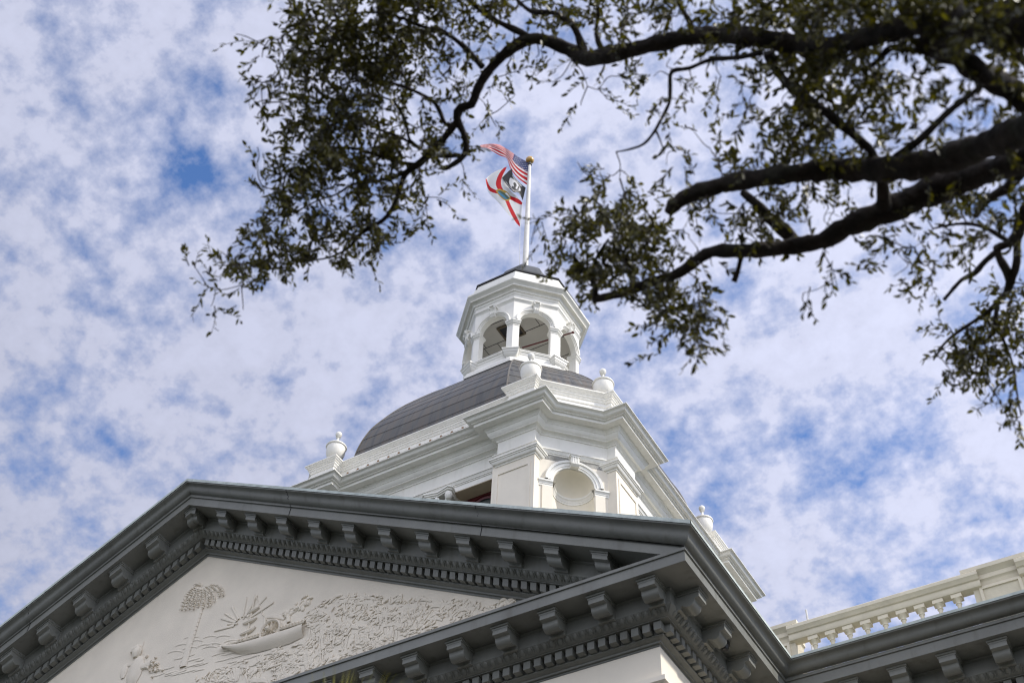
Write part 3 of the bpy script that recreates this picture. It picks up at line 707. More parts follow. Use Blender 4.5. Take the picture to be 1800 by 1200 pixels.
# chamfered corners with a niche
DC = (P_ + D - E_)/sqrt(2) - .65
HW = abs(((Pw) + yc)/sqrt(2)); HW = .5*sqrt(2)*abs(Pw + yc)
def niche():
    T = face_T(pi/4, DC); m = MB(); n_ = MB(); k_ = MB(); t = MB()
    r, zs = .50, 21.43
    arch_wall(m, HW+.01, r, zs, 22.40, T, 0, -.02, 24)
    for sg in (-1, 1):
        a, b = sorted((sg*r, sg*(HW+.01)))
        m.add([T(a, 0, zs), T(b, 0, zs), T(b, 0, 12), T(a, 0, 12)], [(0, 1, 2, 3)])
    for sg in (-1, 1):                                    # narrow pilaster strips under the imposts
        a, b = sorted((sg*.52, sg*.76)); m.box(a, b, -.02, .025, 12, 21.26, T)
    # bowl of the niche
    vs = []; A = 16; Z = 8
    for i in range(A+1):
        th = pi*i/A
        for z in (12, zs): vs.append(T(-r*cos(th), -r*sin(th), z))
    n_.add(vs, [(2*i, 2*i+2, 2*i+3, 2*i+1) for i in range(A)])
    vs = []
    for j in range(Z+1):
        e = (pi/2)*j/Z
        for i in range(A+1):
            th = pi*i/A; vs.append(T(-r*cos(th)*cos(e), -r*sin(th)*cos(e), zs+r*sin(e)))
    n_.add(vs, [(j*(A+1)+i, j*(A+1)+i+1, (j+1)*(A+1)+i+1, (j+1)*(A+1)+i) for j in range(Z) for i in range(A)])
    # archivolt, impost band running round the bowl, keystone
    arc_mould(t, [(0, -.01), (0, .035), (.05, .04), (.055, .055), (.13, .06), (.14, .085), (.20, .09), (.215, .07), (.215, 0)], r, zs+.02, T, seg=28)
    prof = [(.0, 21.25), (.018, 21.255), (.02, 21.30), (.03, 21.31), (.034, 21.345), (.05, 21.37), (.066, 21.385), (.066, 21.43), (.0, 21.445)]
    k = len(prof); vs = []; cnt = 0
    path = [(-.86, 0, 0, 1), (-.86, 0, 0, 1)]
    pts = []
    for x in (-.87, -.53): pts.append((x, 0.0, 0.0, 1.0))
    pts2 = [(-.5*cos(pi*i/18), -.5*sin(pi*i/18), cos(pi*i/18), sin(pi*i/18)) for i in range(19)]
    for sg in (-1, 1):
        a, b = sorted((sg*.51, sg*.86))
        vs = [T(x, o, z) for x in (a, b) for o, z in prof]
        t.add(vs, [(j, j+1, k+j+1, k+j) for j in range(k-1)]+[tuple(range(k)), tuple(range(k, 2*k))])
    vs = []
    for x, o, nx, no in pts2:
        for d, z in prof: vs.append(T(x+nx*d, o+no*d, z))
    t.add(vs, [(i*k+j, i*k+j+1, (i+1)*k+j+1, (i+1)*k+j) for i in range(18) for j in range(k-1)])
    for (w, o, z0, z1) in ((.10, .16, 22.0, 22.2), (.115, .18, 22.2, 22.25), (.13, .2, 22.25, 22.29)): k_.box(-w, w, 0, o, z0, z1, T)
    k_.prism([(.02, 21.95), (.12, 21.94), (.17, 21.99), (.17, 22.03), (.02, 22.05)], -.10, .10, lambda o, z, u: T(u, o, z))
    for u in (-.06, 0, .06): k_.box(u-.012, u+.012, .15, .175, 22.0, 22.2, T)
    return m, n_, t, k_
parts = niche(); NI = []
for mb_, nm, mt in zip(parts, ('chamfered_wall', 'niche', 'niche_surround', 'keystone'), ('cream', 'cream_dark', 'white', 'white')):
    if nm == 'chamfered_wall': cw = mb_.build(nm, M[mt], B)
    else: mb_.build(nm, M[mt], cw)
for k in (1, 2, 3): dup(cw, (0, 0, 0), B, k*pi/2)

# parapet above the cornice
m = MB()
sweep(m, TP, [(.80, 24.80), (.645, 24.80), (.645, 24.765), (.665, 24.76), (.668, 24.745), (.68, 24.725), (.70, 24.708), (.712, 24.70), (.712, 24.675), (.735, 24.67), (.735, 24.615), (.752, 24.61), (.756, 24.59), (.770, 24.575), (.772, 24.545), (.795, 24.54), (.795, 24.44), (.775, 24.435), (.775, 24.40), (.80, 24.395), (.80, 23.48)], closed=True)
cap(m, TP, .78, 24.79)
PAR = m.build('parapet', M['white'], B)
st0 = None
for k in range(4):
    T = face_T(k*pi/2, D-RC-.79)
    for i in range(15):
        if st0 is None:
            m = MB(); m.box(-.026, .026, -.03, .03, -.045, .05); st0 = m.build('gutter_strap', M['rust'], PAR, smooth=False, loc=T(-2.45, 0, 24.38))
        else: dup(st0, T(-2.45+i*.33, 0, 24.38), PAR, k*pi/2)

# urns
URN = [(.40, 0), (.40, .03), (.36, .05), (.26, .12), (.18, .22), (.125, .33), (.105, .42), (.115, .46), (.155, .48), (.165, .505), (.15, .53), (.20, .56), (.245, .62), (.28, .70), (.300, .80), (.305, .89), (.300, .97), (.298, 1.0), (.330, 1.01), (.337, 1.035), (.33, 1.06), (.28, 1.075), (.16, 1.10), (.09, 1.13)]
FIN = [(.09, 1.12), (.055, 1.16), (.045, 1.20), (.06, 1.23), (.085, 1.27), (.06, 1.31), (.04, 1.35), (.034, 1.43), (.05, 1.46), (.078, 1.48), (.06, 1.50), (.09, 1.54), (.106, 1.59), (.10, 1.645), (.065, 1.69), (.02, 1.715), (0, 1.72)]
URN = [(r*.88, z*.88) for r, z in URN]; FIN = [(r*.88, z*.88) for r, z in FIN]
m = MB(); m.lathe(URN, seg=32); u0 = m.build('urn', M['white'], B, loc=(3.11, -4.50, 24.80))
m = MB(); m.lathe(FIN, seg=18); m.build('urn_finial', M['white'], u0)
for x, y in ((-3.11, -4.5), (3.11, 4.5), (-3.11, 4.5), (4.5, -3.11), (4.5, 3.11), (-4.5, -3.11), (-4.5, 3.11)): dup(u0, (x, y, 24.80), B)

# dome: eight curved faces
DP0 = [(4.55, 24.70), (4.51, 25.0), (4.44, 25.45), (4.31, 25.95), (4.15, 26.38), (3.92, 26.83), (3.69, 27.25), (3.45, 27.64), (3.18, 28.03), (2.85, 28.48), (2.54, 28.88), (2.24, 29.22), (1.98, 29.52), (1.75, 29.74)]
def resample(P, step):
    out = [P[0]]; acc = 0
    for (a, b), (c, d) in zip(P, P[1:]):
        L_ = hypot(c-a, d-b); n = 40
        for i in range(1, n+1):
            acc += L_/n
            if acc >= step: out.append((a+(c-a)*i/n, b+(d-b)*i/n)); acc = 0
    return out+[P[-1]]
def lag2(P, n): return [tuple(.5*((2*b)+(c-a)*f+(2*a-5*b+4*c-d)*f*f+(3*b-a-3*c+d)*f**3) for a, b, c, d in zip(P[max(i-1, 0)], P[i], P[i+1], P[min(i+2, len(P)-1)])) for i in range(len(P)-1) for f in [j/n for j in range(n)]]+[P[-1]]
COURSES = resample(lag2(DP0, 6), .52)
DP = []                                              # every course laps a little over the one below
for i, (a, b) in enumerate(zip(COURSES, COURSES[1:])):
    mid = ((a[0]+b[0])/2+.012*hypot(b[0]-a[0], b[1]-a[1]), (a[1]+b[1])/2+.008*hypot(b[0]-a[0], b[1]-a[1]))
    DP += [(a[0]+.007, a[1]-.002), mid, b]
KD = .53
m = MB(); m.uv = []
arc = [0]
for (a, b), (c, d) in zip(DP, DP[1:]): arc.append(arc[-1]+hypot(c-a, d-b))
for k in range(8):
    T = face_T(k*pi/4)
    fn, fw = (1.0, KD) if k % 2 == 0 else ((1+KD)/sqrt(2), (1-KD)/sqrt(2))
    for i in range(len(DP)-1):
        (n0, z0), (n1, z1) = DP[i], DP[i+1]
        m.add([T(-n0*fw, n0*fn, z0), T(n0*fw, n0*fn, z0), T(n1*fw, n1*fn, z1), T(-n1*fw, n1*fn, z1)], [(0, 1, 2, 3)])
        m.uv.append([(-n0*fw+k*9.3, arc[i]), (n0*fw+k*9.3, arc[i]), (n1*fw+k*9.3, arc[i+1]), (-n1*fw+k*9.3, arc[i+1])])
DOME = m.build('dome', M['dome'], B, angle=16)
M['rib'] = mat('tarnished_copper_rib', (0.15, 0.13, 0.10), 0.45, 0.2, 4)
for sg in (1, -1):
    m = MB(); m.tube([(sg*n*KD, -n, z) for n, z in lag2(DP0, 4)], .020, 6); rb = m.build('dome_rib', M['rib'], DOME)
    for k in range(1, 4): dup(rb, (0, 0, 0), DOME, k*pi/2)

# ------------------------------------------------------------------ lantern
AL = 1.74
t8 = tan(pi/8)
OCT = [(AL*(1/cos(pi/8))*cos(-pi/2+pi/8*(2*k-1)), AL*(1/cos(pi/8))*sin(-pi/2+pi/8*(2*k-1))) for k in range(8)]
def oprof(pr): return [(AL-a, z) for a, z in pr]
m = MB()
sweep(m, OCT, oprof([(1.70, 34.31), (1.76, 34.26), (1.785, 34.08), (1.835, 34.05), (1.84, 34.01), (1.865, 33.99), (1.875, 33.79), (1.93, 33.76), (1.94, 33.70), (1.96, 33.62), (2.06, 33.56), (2.085, 33.545), (2.085, 33.47), (2.075, 33.455),
    (2.03, 33.41), (1.985, 33.35), (1.975, 33.335), (1.975, 33.295), (1.90, 33.285), (1.86, 33.25), (1.84, 33.20), (1.835, 33.165), (1.80, 33.155), (1.79, 33.10), (1.77, 33.06), (1.76, 33.05), (1.755, 32.90), (1.80, 32.885), (1.80, 32.84), (1.785, 32.825), (1.77, 32.79), (1.75, 32.765), (1.74, 32.74)]), closed=True)
LAN = m.build('lantern', M['white'], B)
m = MB(); sweep(m, OCT, oprof([(1.69, 34.36), (1.795, 34.35), (1.795, 34.29), (1.70, 34.28)]), closed=True); m.build('roof_edge', M['black'], LAN)
m = MB()
CP = [(1.72, 34.34), (1.0, 34.6), (.89, 35.0), (.89, 35.48), (.86, 35.72), (.79, 35.93), (.68, 36.11), (.53, 36.27), (.36, 36.38), (.16, 36.44), (.12, 36.46)]
sweep(m, OCT, oprof(CP), closed=True); m.build('lantern_roof', M['cap'], LAN, angle=12)
m = MB()
HWL = AL*t8; RA = .50; ZS = 31.83
for k in range(8):
    T = face_T(k*pi/4, AL)
    arch_wall(m, HWL, RA, ZS, 32.76, T, 0, -.17, 22)
    am = MB(); ks = MB()
    arc_mould(am, [(0, -.005), (0, .02), (.04, .024), (.042, .05), (.085, .055), (.087, .085), (.125, .095), (.14, .07), (.14, 0)], RA, ZS, T, seg=24)
    ks.prism([(0, 32.29), (.07, 32.27), (.10, 32.32), (.12, 32.44), (.10, 32.48), (.12, 32.54), (.16, 32.62), (.13, 32.66), (.18, 32.68), (.18, 32.73), (0, 32.73)], -.09, .09, lambda o, z, u: T(u, o*1.25, z))
    for u in (-.09, .09): ks.ball((u, .17, 32.63), (.036, .06, .06), T)
    for u in (-.06, 0, .06): ks.ball((u, .125, 32.42), (.022, .045, .085), T)
    ks.box(-.125, .125, 0, .19, 32.68, 32.735, T)
    am.build('arch_moulding', M['white'], LAN); ks.build('keystone', M['white'], LAN)
m.build('lantern_arcade', M['white'], LAN)
# columns: angle shafts that follow the corner, with capitals
def ang_poly(w, o=0.0):
    V = (AL+o)/cos(pi/8); a = (-pi/2+pi/8); vx, vy = V*cos(a), V*sin(a)
    d1 = (-1, 0); d2 = (cos(pi/4), sin(pi/4))
    A = (vx+d1[0]*(w+o), vy); Bp = (vx+d2[0]*(w+o), vy+d2[1]*(w+o))
    dep = .24+o*2; Ai = (A[0], A[1]+dep); Bi = (Bp[0]-dep*sin(pi/4), Bp[1]+dep*cos(pi/4))
    return [A, (vx, vy), Bp, Bi, Ai]
m = MB()
pl = ang_poly(.212); m.add([(x, y, z) for z in (30.2, 31.70) for x, y in pl], [(i, (i+1) % 5, (i+1) % 5+5, i+5) for i in range(5)]+[(0, 1, 2, 3, 4), (9, 8, 7, 6, 5)])
cl0 = m.build('column', M['white'], LAN)
m = MB()
levels = [(.0, 31.61), (.012, 31.615), (.012, 31.635), (.004, 31.64), (.004, 31.66), (.02, 31.675), (.045, 31.71), (.05, 31.73), (.05, 31.755), (.07, 31.765), (.075, 31.82), (.06, 31.84)]
vs = []; 
for o, z in levels: vs += [(x, y, z) for x, y in ang_poly(.212, o)]
nL = len(levels); m.add(vs, [(j*5+i, j*5+(i+1) % 5, j*5+5+(i+1) % 5, j*5+5+i) for j in range(nL-1) for i in range(5)]+[tuple(range(5)), tuple(range(nL*5-5, nL*5))])
m.build('capital', M['white'], cl0)
# pedestal bracket with scroll under each corner
a = -pi/2+pi/8
PT = face_T(pi/8)
m = MB()
pr = [(.03, 30.31), (.0, 30.30), (.0, 30.255), (.015, 30.245), (.03, 30.21), (.035, 30.15), (.05, 30.14), (.055, 30.11), (.075, 30.07), (.10, 30.02), (.13, 30.0), (.135, 29.95)]
path = [PT(-.27, 1.55, 0)[:2], PT(-.27, 2.12, 0)[:2], PT(.27, 2.12, 0)[:2], PT(.27, 1.55, 0)[:2]]
sweep(m, path, pr); m.add([PT(-.25, 1.55, 30.31), PT(-.25, 2.10, 30.31), PT(.25, 2.10, 30.31), PT(.25, 1.55, 30.31)], [(0, 1, 2, 3)])
m.add([PT(-.14, 1.55, 29.95), PT(-.14, 1.99, 29.95), PT(.14, 1.99, 29.95), PT(.14, 1.55, 29.95)], [(0, 1, 2, 3)])
sc = [(1.5, 29.96), (1.98, 29.96), (1.99, 29.90), (1.97, 29.84), (1.92, 29.80), (1.88, 29.74), (1.84, 29.62), (1.78, 29.5), (1.5, 29.45)]
m.prism(sc, -.13, .13, lambda o, z, u: PT(u, o, z))
for u in (-.11, -.04, .04, .11): m.prism([(q[0]+.018, q[1]) for q in sc], u-.022, u+.022, lambda o, z, uu: PT(uu, o, z))
for u in (-.135, .135):
    pts = [PT(u, 1.88+.075*(1-i/22)*cos(i*.62), 29.88+.075*(1-i/22)*sin(i*.62)) for i in range(18)]
    m.tube(pts, .014, 5)
m.build('pedestal', M['white'], cl0)
for k in range(1, 8): dup(cl0, (0, 0, 0), LAN, k*pi/4)
m = MB()
sweep(m, OCT, oprof([(1.60, 30.42), (1.86, 30.41), (1.865, 30.38), (1.85, 30.365), (1.85, 30.33), (1.82, 30.31), (1.815, 30.24), (1.80, 30.22), (1.80, 30.10), (1.82, 30.08), (1.83, 30.02), (1.86, 29.99), (1.90, 29.93), (1.92, 29.85), (1.95, 29.82), (1.95, 29.70)]), closed=True)
cap(m, OCT, .14, 30.42); m.build('lantern_base', M['white'], LAN)
m = MB(); cap(m, OCT, .1, 32.62)
m.build('lantern_ceiling', M['ceil'], LAN)
m = MB()
for y in (-1.32, -.53, .25, 1.0):
    x0 = AL*.98 if abs(y) < AL*t8 else AL*sqrt(2)-abs(y)-.05
    m.box(-x0, x0, y-.008, y+.008, 32.608, 32.622)
for x, y0, y1 in ((-.62, -.53, .25), (-1.12, -.53, .25), (1.0, -1.32, -.53), (1.25, -.53, .25), (.35, -1.7, -1.32), (-1.05, -1.30, -.53)): m.box(x-.006, x+.006, y0, y1, 32.606, 32.621)
m.build('ceiling_seam', M['black'], LAN)
m = MB(); m.box(-.24, .38, -1.06, -.53, 32.585, 32.605); hat = m.build('ceiling_hatch', M['black'], LAN)
m = MB()
for a, b, c, d in ((-.30, .44, -1.12, -1.06), (-.30, .44, -.53, -.47), (-.30, -.24, -1.06, -.53), (.38, .44, -1.06, -.53)): m.box(a, b, c, d, 32.55, 32.61)
m.build('hatch_frame', mat('brown_hatch_frame', (.10, .075, .045), .6), hat)
p0 = on_plane(918, 611, 0, 1, -.60); p1 = on_plane(1007.5, 584, 0, 1, -.38)
m = MB(); m.tube([p0, p1], .026, 8); m.ball(tuple(p1), (.05, .05, .05)); m.build('conduit_pipe', M['redpipe'], LAN)

# ------------------------------------------------------------------ flagpole and flags
FP = empty('flagpole', (0, 0, 36.78))
tag(FP, 'white tapered flagpole with gold ball standing on the lantern roof cap', 'flagpole')
m = MB(); m.lathe([(.108, 36.2), (.104, 38), (.09, 40), (.073, 42), (.058, 43.2), (.05, 43.28)], seg=16); m.build('pole', M['pole'], FP)
m = MB(); m.lathe([(.04, 43.25), (.085, 43.28), (.085, 43.34), (.05, 43.38), (.05, 43.46)], seg=14); m.build('truck', M['camera'], FP)
m = MB(); m.ball((0, 0, 43.62), (.165, .165, .165), nu=18, nv=12); m.build('gold_ball', M['gold'], FP)
HX = -.17
m = MB(); m.tube([on_plane(919.5, 352, .8, -1, 0), on_plane(914.2, 400, .8, -1, 0), on_plane(913, 470, .8, -1, 0), (-.1, -.13, 36.9)], .008, 4); m.build('halyard', M['rope'], FP)
def lagr(pts, t):                                    # Catmull-Rom through control points, t in 0..1
    n = len(pts)-1; x = min(t*n, n-1e-6); i = int(x); f = x-i
    p0 = pts[max(i-1, 0)]; p1 = pts[i]; p2 = pts[i+1]; p3 = pts[min(i+2, n)]
    return tuple(.5*((2*b)+(c-a)*f+(2*a-5*b+4*c-d)*f*f+(3*b-a-3*c+d)*f**3) for a, b, c, d in zip(p0, p1, p2, p3))
def fc(x, y): return (830+x/7.06, 240+y/7.06)
def flag(name, rows, depth, nu, nv, colour, mats, label, cat, vp=1.0):
    m = MB(); rows = [[fc(*p) for p in r] for r in rows]; P = []
    for j in range(nv+1):
        v = j/nv
        for i in range(nu+1):
            u = i/nu; c = lagr([lagr(r, u) for r in rows], v**vp)
            p = on_plane(c[0], c[1], .8, -1, 0); d = ray(*c).normalized(); P.append(p + d*depth(u, v))
    base = P[0].copy()
    vs = [p for p in P]; fs = []
    for j in range(nv):
        for i in range(nu):
            fs.append((j*(nu+1)+i, j*(nu+1)+i+1, (j+1)*(nu+1)+i+1, (j+1)*(nu+1)+i))
    m.add(vs, fs); m.mi = [colour((i+.5)/nu, (j+.5)/nv) for j in range(nv) for i in range(nu)]
    o = m.build(name, mats, None, smooth=True, angle=180)
    # origin at the hoist
    for q in o.data.vertices: q.co -= base
    o.location = base; tag(o, label, cat); return o
def us(u, v):                                        # u from hoist, v from top
    if u < .40 and v < 7/13:
        cx = u/.40*11; cy = v/(7/13)*9
        # alternating rows of stars
        best = 9
        for r in (math.floor(cy), ):
            k = 0
        row = min(8, int(cy)); off = .95 if row % 2 == 0 else 1.9
        n = 6 if row % 2 == 0 else 5
        for s_ in range(n):
            sx = off + s_*1.85; d = hypot((cx-sx)*.95, (cy-row-.5)*1.0)
            a = atan2(cx-sx, -(cy-row-.5)); rr = .38*(.74+.26*cos(5*a)); best = min(best, d-rr)
        return 0 if best < 0 else 2
    return 1 if (v*13) % 2 < 1.12 else 0
flag('american_flag', [[(735, 345), (655, 300), (570, 250), (445, 165), (330, 102), (215, 92), (95, 108)],
     [(722, 420), (640, 368), (548, 312), (444, 196), (333, 125), (208, 104), (97, 114)],
     [(703, 500), (605, 448), (522, 368), (438, 238), (335, 165), (203, 122), (98, 122)],
     [(675, 600), (568, 515), (478, 400), (428, 272), (340, 235), (190, 150), (103, 138)]],
     lambda u, v: .28*sin(u*9+v*2)*u + .25*u, 170, 91, us, [M['fw'], M['fr'], M['fb']],
     'red white and blue striped flag with a starry canton, uppermost of three on the flagpole', 'flag', 1.22)
FONT = dict(P='1111,1001,1111,1000,1000', O='1111,1001,1001,1001,1111', W='10001,10001,10101,11011,10001', M='10001,11011,10101,10001,10001', I='1,1,1,1,1', A='0110,1001,1111,1001,1001',
            Y='101,101,010,010,010', U='101,101,101,101,111', R='110,101,110,101,101', E='111,100,110,100,111', N='1001,1101,1011,1001,1001', T='111,010,010,010,010', F='111,100,110,100,100', G='111,100,101,101,111')
FONT['*'] = '00100,11111,01110,01010,10001'
def text_hit(s_, x, y, x0, x1, y0, y1):
    if not (x0 <= x < x1 and y0 <= y < y1): return False
    cols = []
    for ch in s_:
        if ch == ' ': cols += [None]*2; continue
        g_ = FONT[ch].split(','); w = len(g_[0])
        for k in range(w): cols.append([r[k] == '1' for r in g_])
        cols.append(None)
    c = cols[int((x-x0)/(x1-x0)*len(cols))]
    return bool(c and c[int((y-y0)/(y1-y0)*5)])
def pow_(u, v):
    x = 1-u; y = v                                   # read from the fly towards the hoist
    if text_hit('POW*MIA', x, y, .22, .80, .07, .21): return 0
    if text_hit('YOU ARE NOT FORGOTTEN', x, y, .16, .86, .86, .92): return 0
    d = hypot((x-.5)/.30, (y-.53)/.31)
    if d < 1:
        if d > .93: return 0
        # bowed head in profile, with shoulders; watchtower and wire behind
        head = hypot((x-.50)/.085, (y-.47)/.13) < 1
        face = .415 < x < .47 and .42 < y < .58 and (x-.415) > abs(y-.52)*.5
        neck = .47 < x < .57 and .52 < y < .72
        sh = y > .66+.25*abs(x-.53) and x > .40
        tower = .64 < x < .72 and (.36 < y < .46 or abs(x-.68) < .012 and y < .72 or abs(abs(x-.68)-(y-.40)*.12) < .010 and y > .46)
        return 1 if (head or face or neck or sh or tower) else 0
    return 1
flag('prisoner_of_war_flag', [[(665, 635), (610, 595), (560, 545), (508, 480), (495, 398)],
     [(650, 700), (590, 655), (530, 600), (480, 535), (450, 432)], [(628, 792), (575, 700), (510, 690), (430, 600), (370, 512)]],
     lambda u, v: -.25 + .12*sin(u*7+v), 120, 80, pow_, [M['fw'], M['fk']],
     'black flag with white round emblem and lettering, hanging between the two larger flags', 'flag')
def fla(u, v):
    x = u*1.5; y = v
    d = hypot((u-.5)*1.5/.24, (v-.5)/.24)
    if d < 1:
        if d > .80: return 2
        if v > .56: return 3
        if v < .42: return 0 if u < .52 else 2
        return 4
    # saltire
    a = abs((v) - (u)); b = abs((v) - (1-u))
    return 1 if min(a, b) < .105 else 0
flag('state_flag', [[(622, 822), (545, 735), (470, 660), (400, 500), (430, 375)],
     [(612, 915), (520, 800), (430, 705), (300, 590), (290, 432)],
     [(603, 1000), (480, 865), (372, 742), (235, 640), (205, 490)],
     [(590, 1118), (470, 990), (335, 830), (205, 690), (166, 530)]],
     lambda u, v: .05 + .20*sin(u*6+v*3)*u, 140, 100, fla, [M['fw'], M['fr'], M['fg'], M['fc'], M['fn']],
     'white flag with red diagonal cross and gold ringed seal, lowest of three on the flagpole', 'flag')

# ------------------------------------------------------------------ live oak reaching in from the right
rng = random.Random(2024)
OAK0 = Vector((17.6, -17.9, 0))
OAK = empty('live_oak', OAK0)
tag(OAK, 'live oak with dark crooked limbs and small leathery leaves overhanging from upper right', 'tree')
def smooth(t): t = max(0, min(1, t)); return t*t*(3-2*t)
def dist_at(px, py):
    d = 8.7 - 0.9*smooth((px-850)/400)
    d -= 1.3*smooth((px-1250)/500)*smooth((430-py)/380)
    d += .7*smooth((px-1550)/150)*smooth((py-380)/150)
    return d
TR_TOP = Vector((17.2, -18.5, 4.9))
SKEL = []                                            # (px, py) nodes for foliage to grow from
def spl(pts, step=9.0):
    out = []
    n = len(pts)-1
    for i in range(n):
        L_ = max(1, int(hypot(pts[i+1][0]-pts[i][0], pts[i+1][1]-pts[i][1])/step))
        for k in range(L_): out.append(lagr(pts, (i+k/L_)/n))
    out.append(tuple(pts[-1])); return out
def limb(name, pts, doff=0.0, root=None, seg=12, jit=.07, blunt=False):   # pts: px, py, radius in photo pixels
    q = spl(pts)
    P = []; R = []
    for x, y, r in q:
        dd = dist_at(x, y)+doff+.06*sin(x*.031+y*.02); P.append(at(x, y, dd)); R.append(max(r, .7)*dd/FPX*(1+.09*sin(x*.083+y*.05+r)+.07*sin(x*.19-y*.13)))
        SKEL.append((x, y, dd))
    if root is not None:
        first = P[0]; r0 = R[0]; k = 7
        pre = [root.lerp(first, i/k) + Vector((0, 0, .35*sin(pi*i/k))) for i in range(k)]
        P = pre+P; R = [r0*(1.7-.7*i/k) for i in range(k)]+R
    m = MB(); m.tube(P, R, seg, True, jit, rng)
    if not blunt: pass
    return m.build(name, M['bark'], OAK, angle=60)
m = MB(); m.tube([OAK0, OAK0+Vector((0, 0, .25)), OAK0+Vector((-.03, -.05, 1.2)), OAK0+Vector((-.1, -.2, 2.6)), OAK0+Vector((-.25, -.4, 3.9)), TR_TOP, TR_TOP+Vector((-.1, -.1, .7))], [.85, .66, .52, .47, .46, .48, .25], 16, True, .06, rng)
m.build('trunk', M['bark'], OAK, angle=60)
T0 = TR_TOP
limb('limb', [(1860, 20, 42), (1790, 42, 38), (1717, 40, 34), (1660, 34, 24), (1583, 48, 20), (1500, 72, 17), (1433, 84, 17), (1350, 70, 16), (1250, 62, 15), (1167, 74, 14), (1100, 90, 14), (1033, 103, 14.5), (1000, 87, 12), (940, 68, 10),
     (893, 90, 9.5), (857, 127, 9), (838, 160, 8.5), (829, 184, 8), (811, 189, 7.5), (803, 208, 7), (814, 232, 6.5), (820, 262, 6), (808, 281, 5.5), (783, 297, 3.5)], 0, T0)
limb('limb', [(805, 212, 6), (783, 240, 6), (763, 263, 6), (734, 290, 6.5), (716, 302, 6), (707, 318, 5), (694, 358, 4.5), (673, 387, 4), (637, 408, 3.5), (612, 436, 2.6), (580, 452, 1.8), (545, 458, 1.2)])
limb('limb', [(716, 302, 4.5), (690, 311, 3), (655, 320, 2.6), (620, 324, 2.2), (593, 341, 1.8), (560, 352, 1.3), (520, 372, 1)])
limb('limb', [(753, 277, 3), (780, 274, 4), (807, 273, 4)])
limb('limb', [(800, 222, 4), (783, 218, 3.6), (765, 182, 3.3), (730, 161, 3), (693, 147, 2.4), (650, 140, 1.8), (600, 150, 1.4)])
limb('limb', [(740, 262, 3.5), (720, 246, 3), (713, 214, 2.8), (694, 181, 2.2), (668, 170, 1.6)])
limb('limb', [(735, 290, 4), (700, 285, 3.2), (660, 272, 2.8), (617, 260, 2.4), (570, 262, 1.8), (530, 275, 1.3)])
limb('limb', [(730, 255, 3), (700, 240, 2.5), (667, 228, 2.2), (620, 205, 1.8), (575, 190, 1.3)])
limb('limb', [(848, 118, 5.5), (830, 98, 5), (813, 80, 4.5), (780, 57, 4), (745, 48, 3), (700, 30, 2.2), (650, 22, 1.8), (600, 30, 1.4), (560, 60, 1.2)])
limb('limb', [(932, 66, 6), (905, 52, 5.5), (873, 37, 5), (833, 8, 4.5), (800, -20, 4)])
limb('limb', [(1026, 90, 7), (1007, 45, 6), (973, 23, 5), (933, 20, 4), (900, -10, 3)])
limb('limb', [(1217, 60, 6), (1213, 40, 5), (1197, 13, 4.5), (1190, -20, 4)])
limb('limb', [(1060, 92, 5), (1048, 60, 4), (1052, 20, 3.4), (1045, -10, 3)])
limb('limb', [(1340, 92, 5), (1300, 101, 4.5), (1250, 105, 4), (1212, 120, 3.8), (1181, 126, 3.6), (1178, 155, 3.3), (1176, 182, 3.2), (1160, 214, 2.9), (1150, 232, 2.6), (1132, 253, 2.2), (1105, 263, 1.8), (1083, 267, 1.2)], -.1)
limb('limb', [(1152, 228, 2), (1160, 245, 1.6), (1168, 270, 1)], -.1)
limb('limb', [(1350, 92, 9), (1358, 112, 9), (1387, 150, 8.5), (1443, 190, 8), (1487, 227, 7.5), (1527, 260, 7), (1541, 284, 7), (1546, 300, 7)], -.2)
limb('limb', [(1740, 20, 26), (1690, 60, 20), (1640, 70, 15), (1622, 79, 13), (1650, 92, 15), (1684, 102, 17), (1733, 134, 19), (1783, 160, 20), (1840, 210, 24)], .15, None)
limb('limb', [(1625, 90, 6), (1595, 88, 5), (1567, 84, 6), (1545, 105, 5), (1530, 118, 3.5)], .1)
limb('limb', [(1725, 150, 5), (1700, 172, 5), (1667, 197, 6), (1620, 243, 6), (1590, 266, 7), (1565, 285, 7)], -.1)
limb('limb', [(1720, -20, 12), (1760, 60, 7), (1800, 110, 5), (1840, 150, 5)], .5)
limb('limb', [(1880, 185, 28), (1800, 228, 25), (1733, 255, 24), (1650, 283, 24), (1567, 297, 22), (1467, 298, 19), (1400, 304, 17), (1300, 318, 16), (1250, 331, 15), (1210, 344, 14), (1184, 361, 13.5), (1174, 374, 9)], -.25, T0, blunt=True)
limb('limb', [(1549, 305, 10), (1552, 335, 11), (1553, 365, 12)], -.2)
limb('limb', [(1890, 245, 25), (1800, 280, 21), (1717, 308, 22), (1633, 338, 24), (1567, 367, 22), (1487, 400, 18), (1450, 421, 15), (1394, 433, 14), (1337, 439, 13), (1300, 441, 12.5), (1250, 443, 11), (1217, 463, 10), (1193, 480, 9), (1150, 494, 8.5), (1100, 513, 8), (1060, 523, 6.5), (1043, 528, 5.5)], -.1, T0)
limb('limb', [(1400, 428, 12), (1375, 402, 11), (1350, 382, 10.5), (1327, 356, 9), (1305, 338, 6)], .05)
limb('limb', [(1303, 450, 5), (1298, 472, 4.6), (1294, 485, 5), (1290, 495, 6)], -.1)
limb('limb', [(1046, 525, 6), (1046, 505, 4.5), (1040, 485, 3.5), (1050, 450, 2.5), (1070, 420, 2)], -.1)
limb('limb', [(1830, 320, 11), (1800, 378, 10), (1787, 416, 9), (1769, 430, 7), (1752, 436, 7), (1756, 452, 7), (1769, 474, 7.5), (1776, 496, 8), (1771, 512, 5.5), (1754, 531, 4.5), (1731, 552, 3.8), (1686, 582, 2.8), (1660, 604, 2.2), (1641, 632, 1.6)], .2, T0)
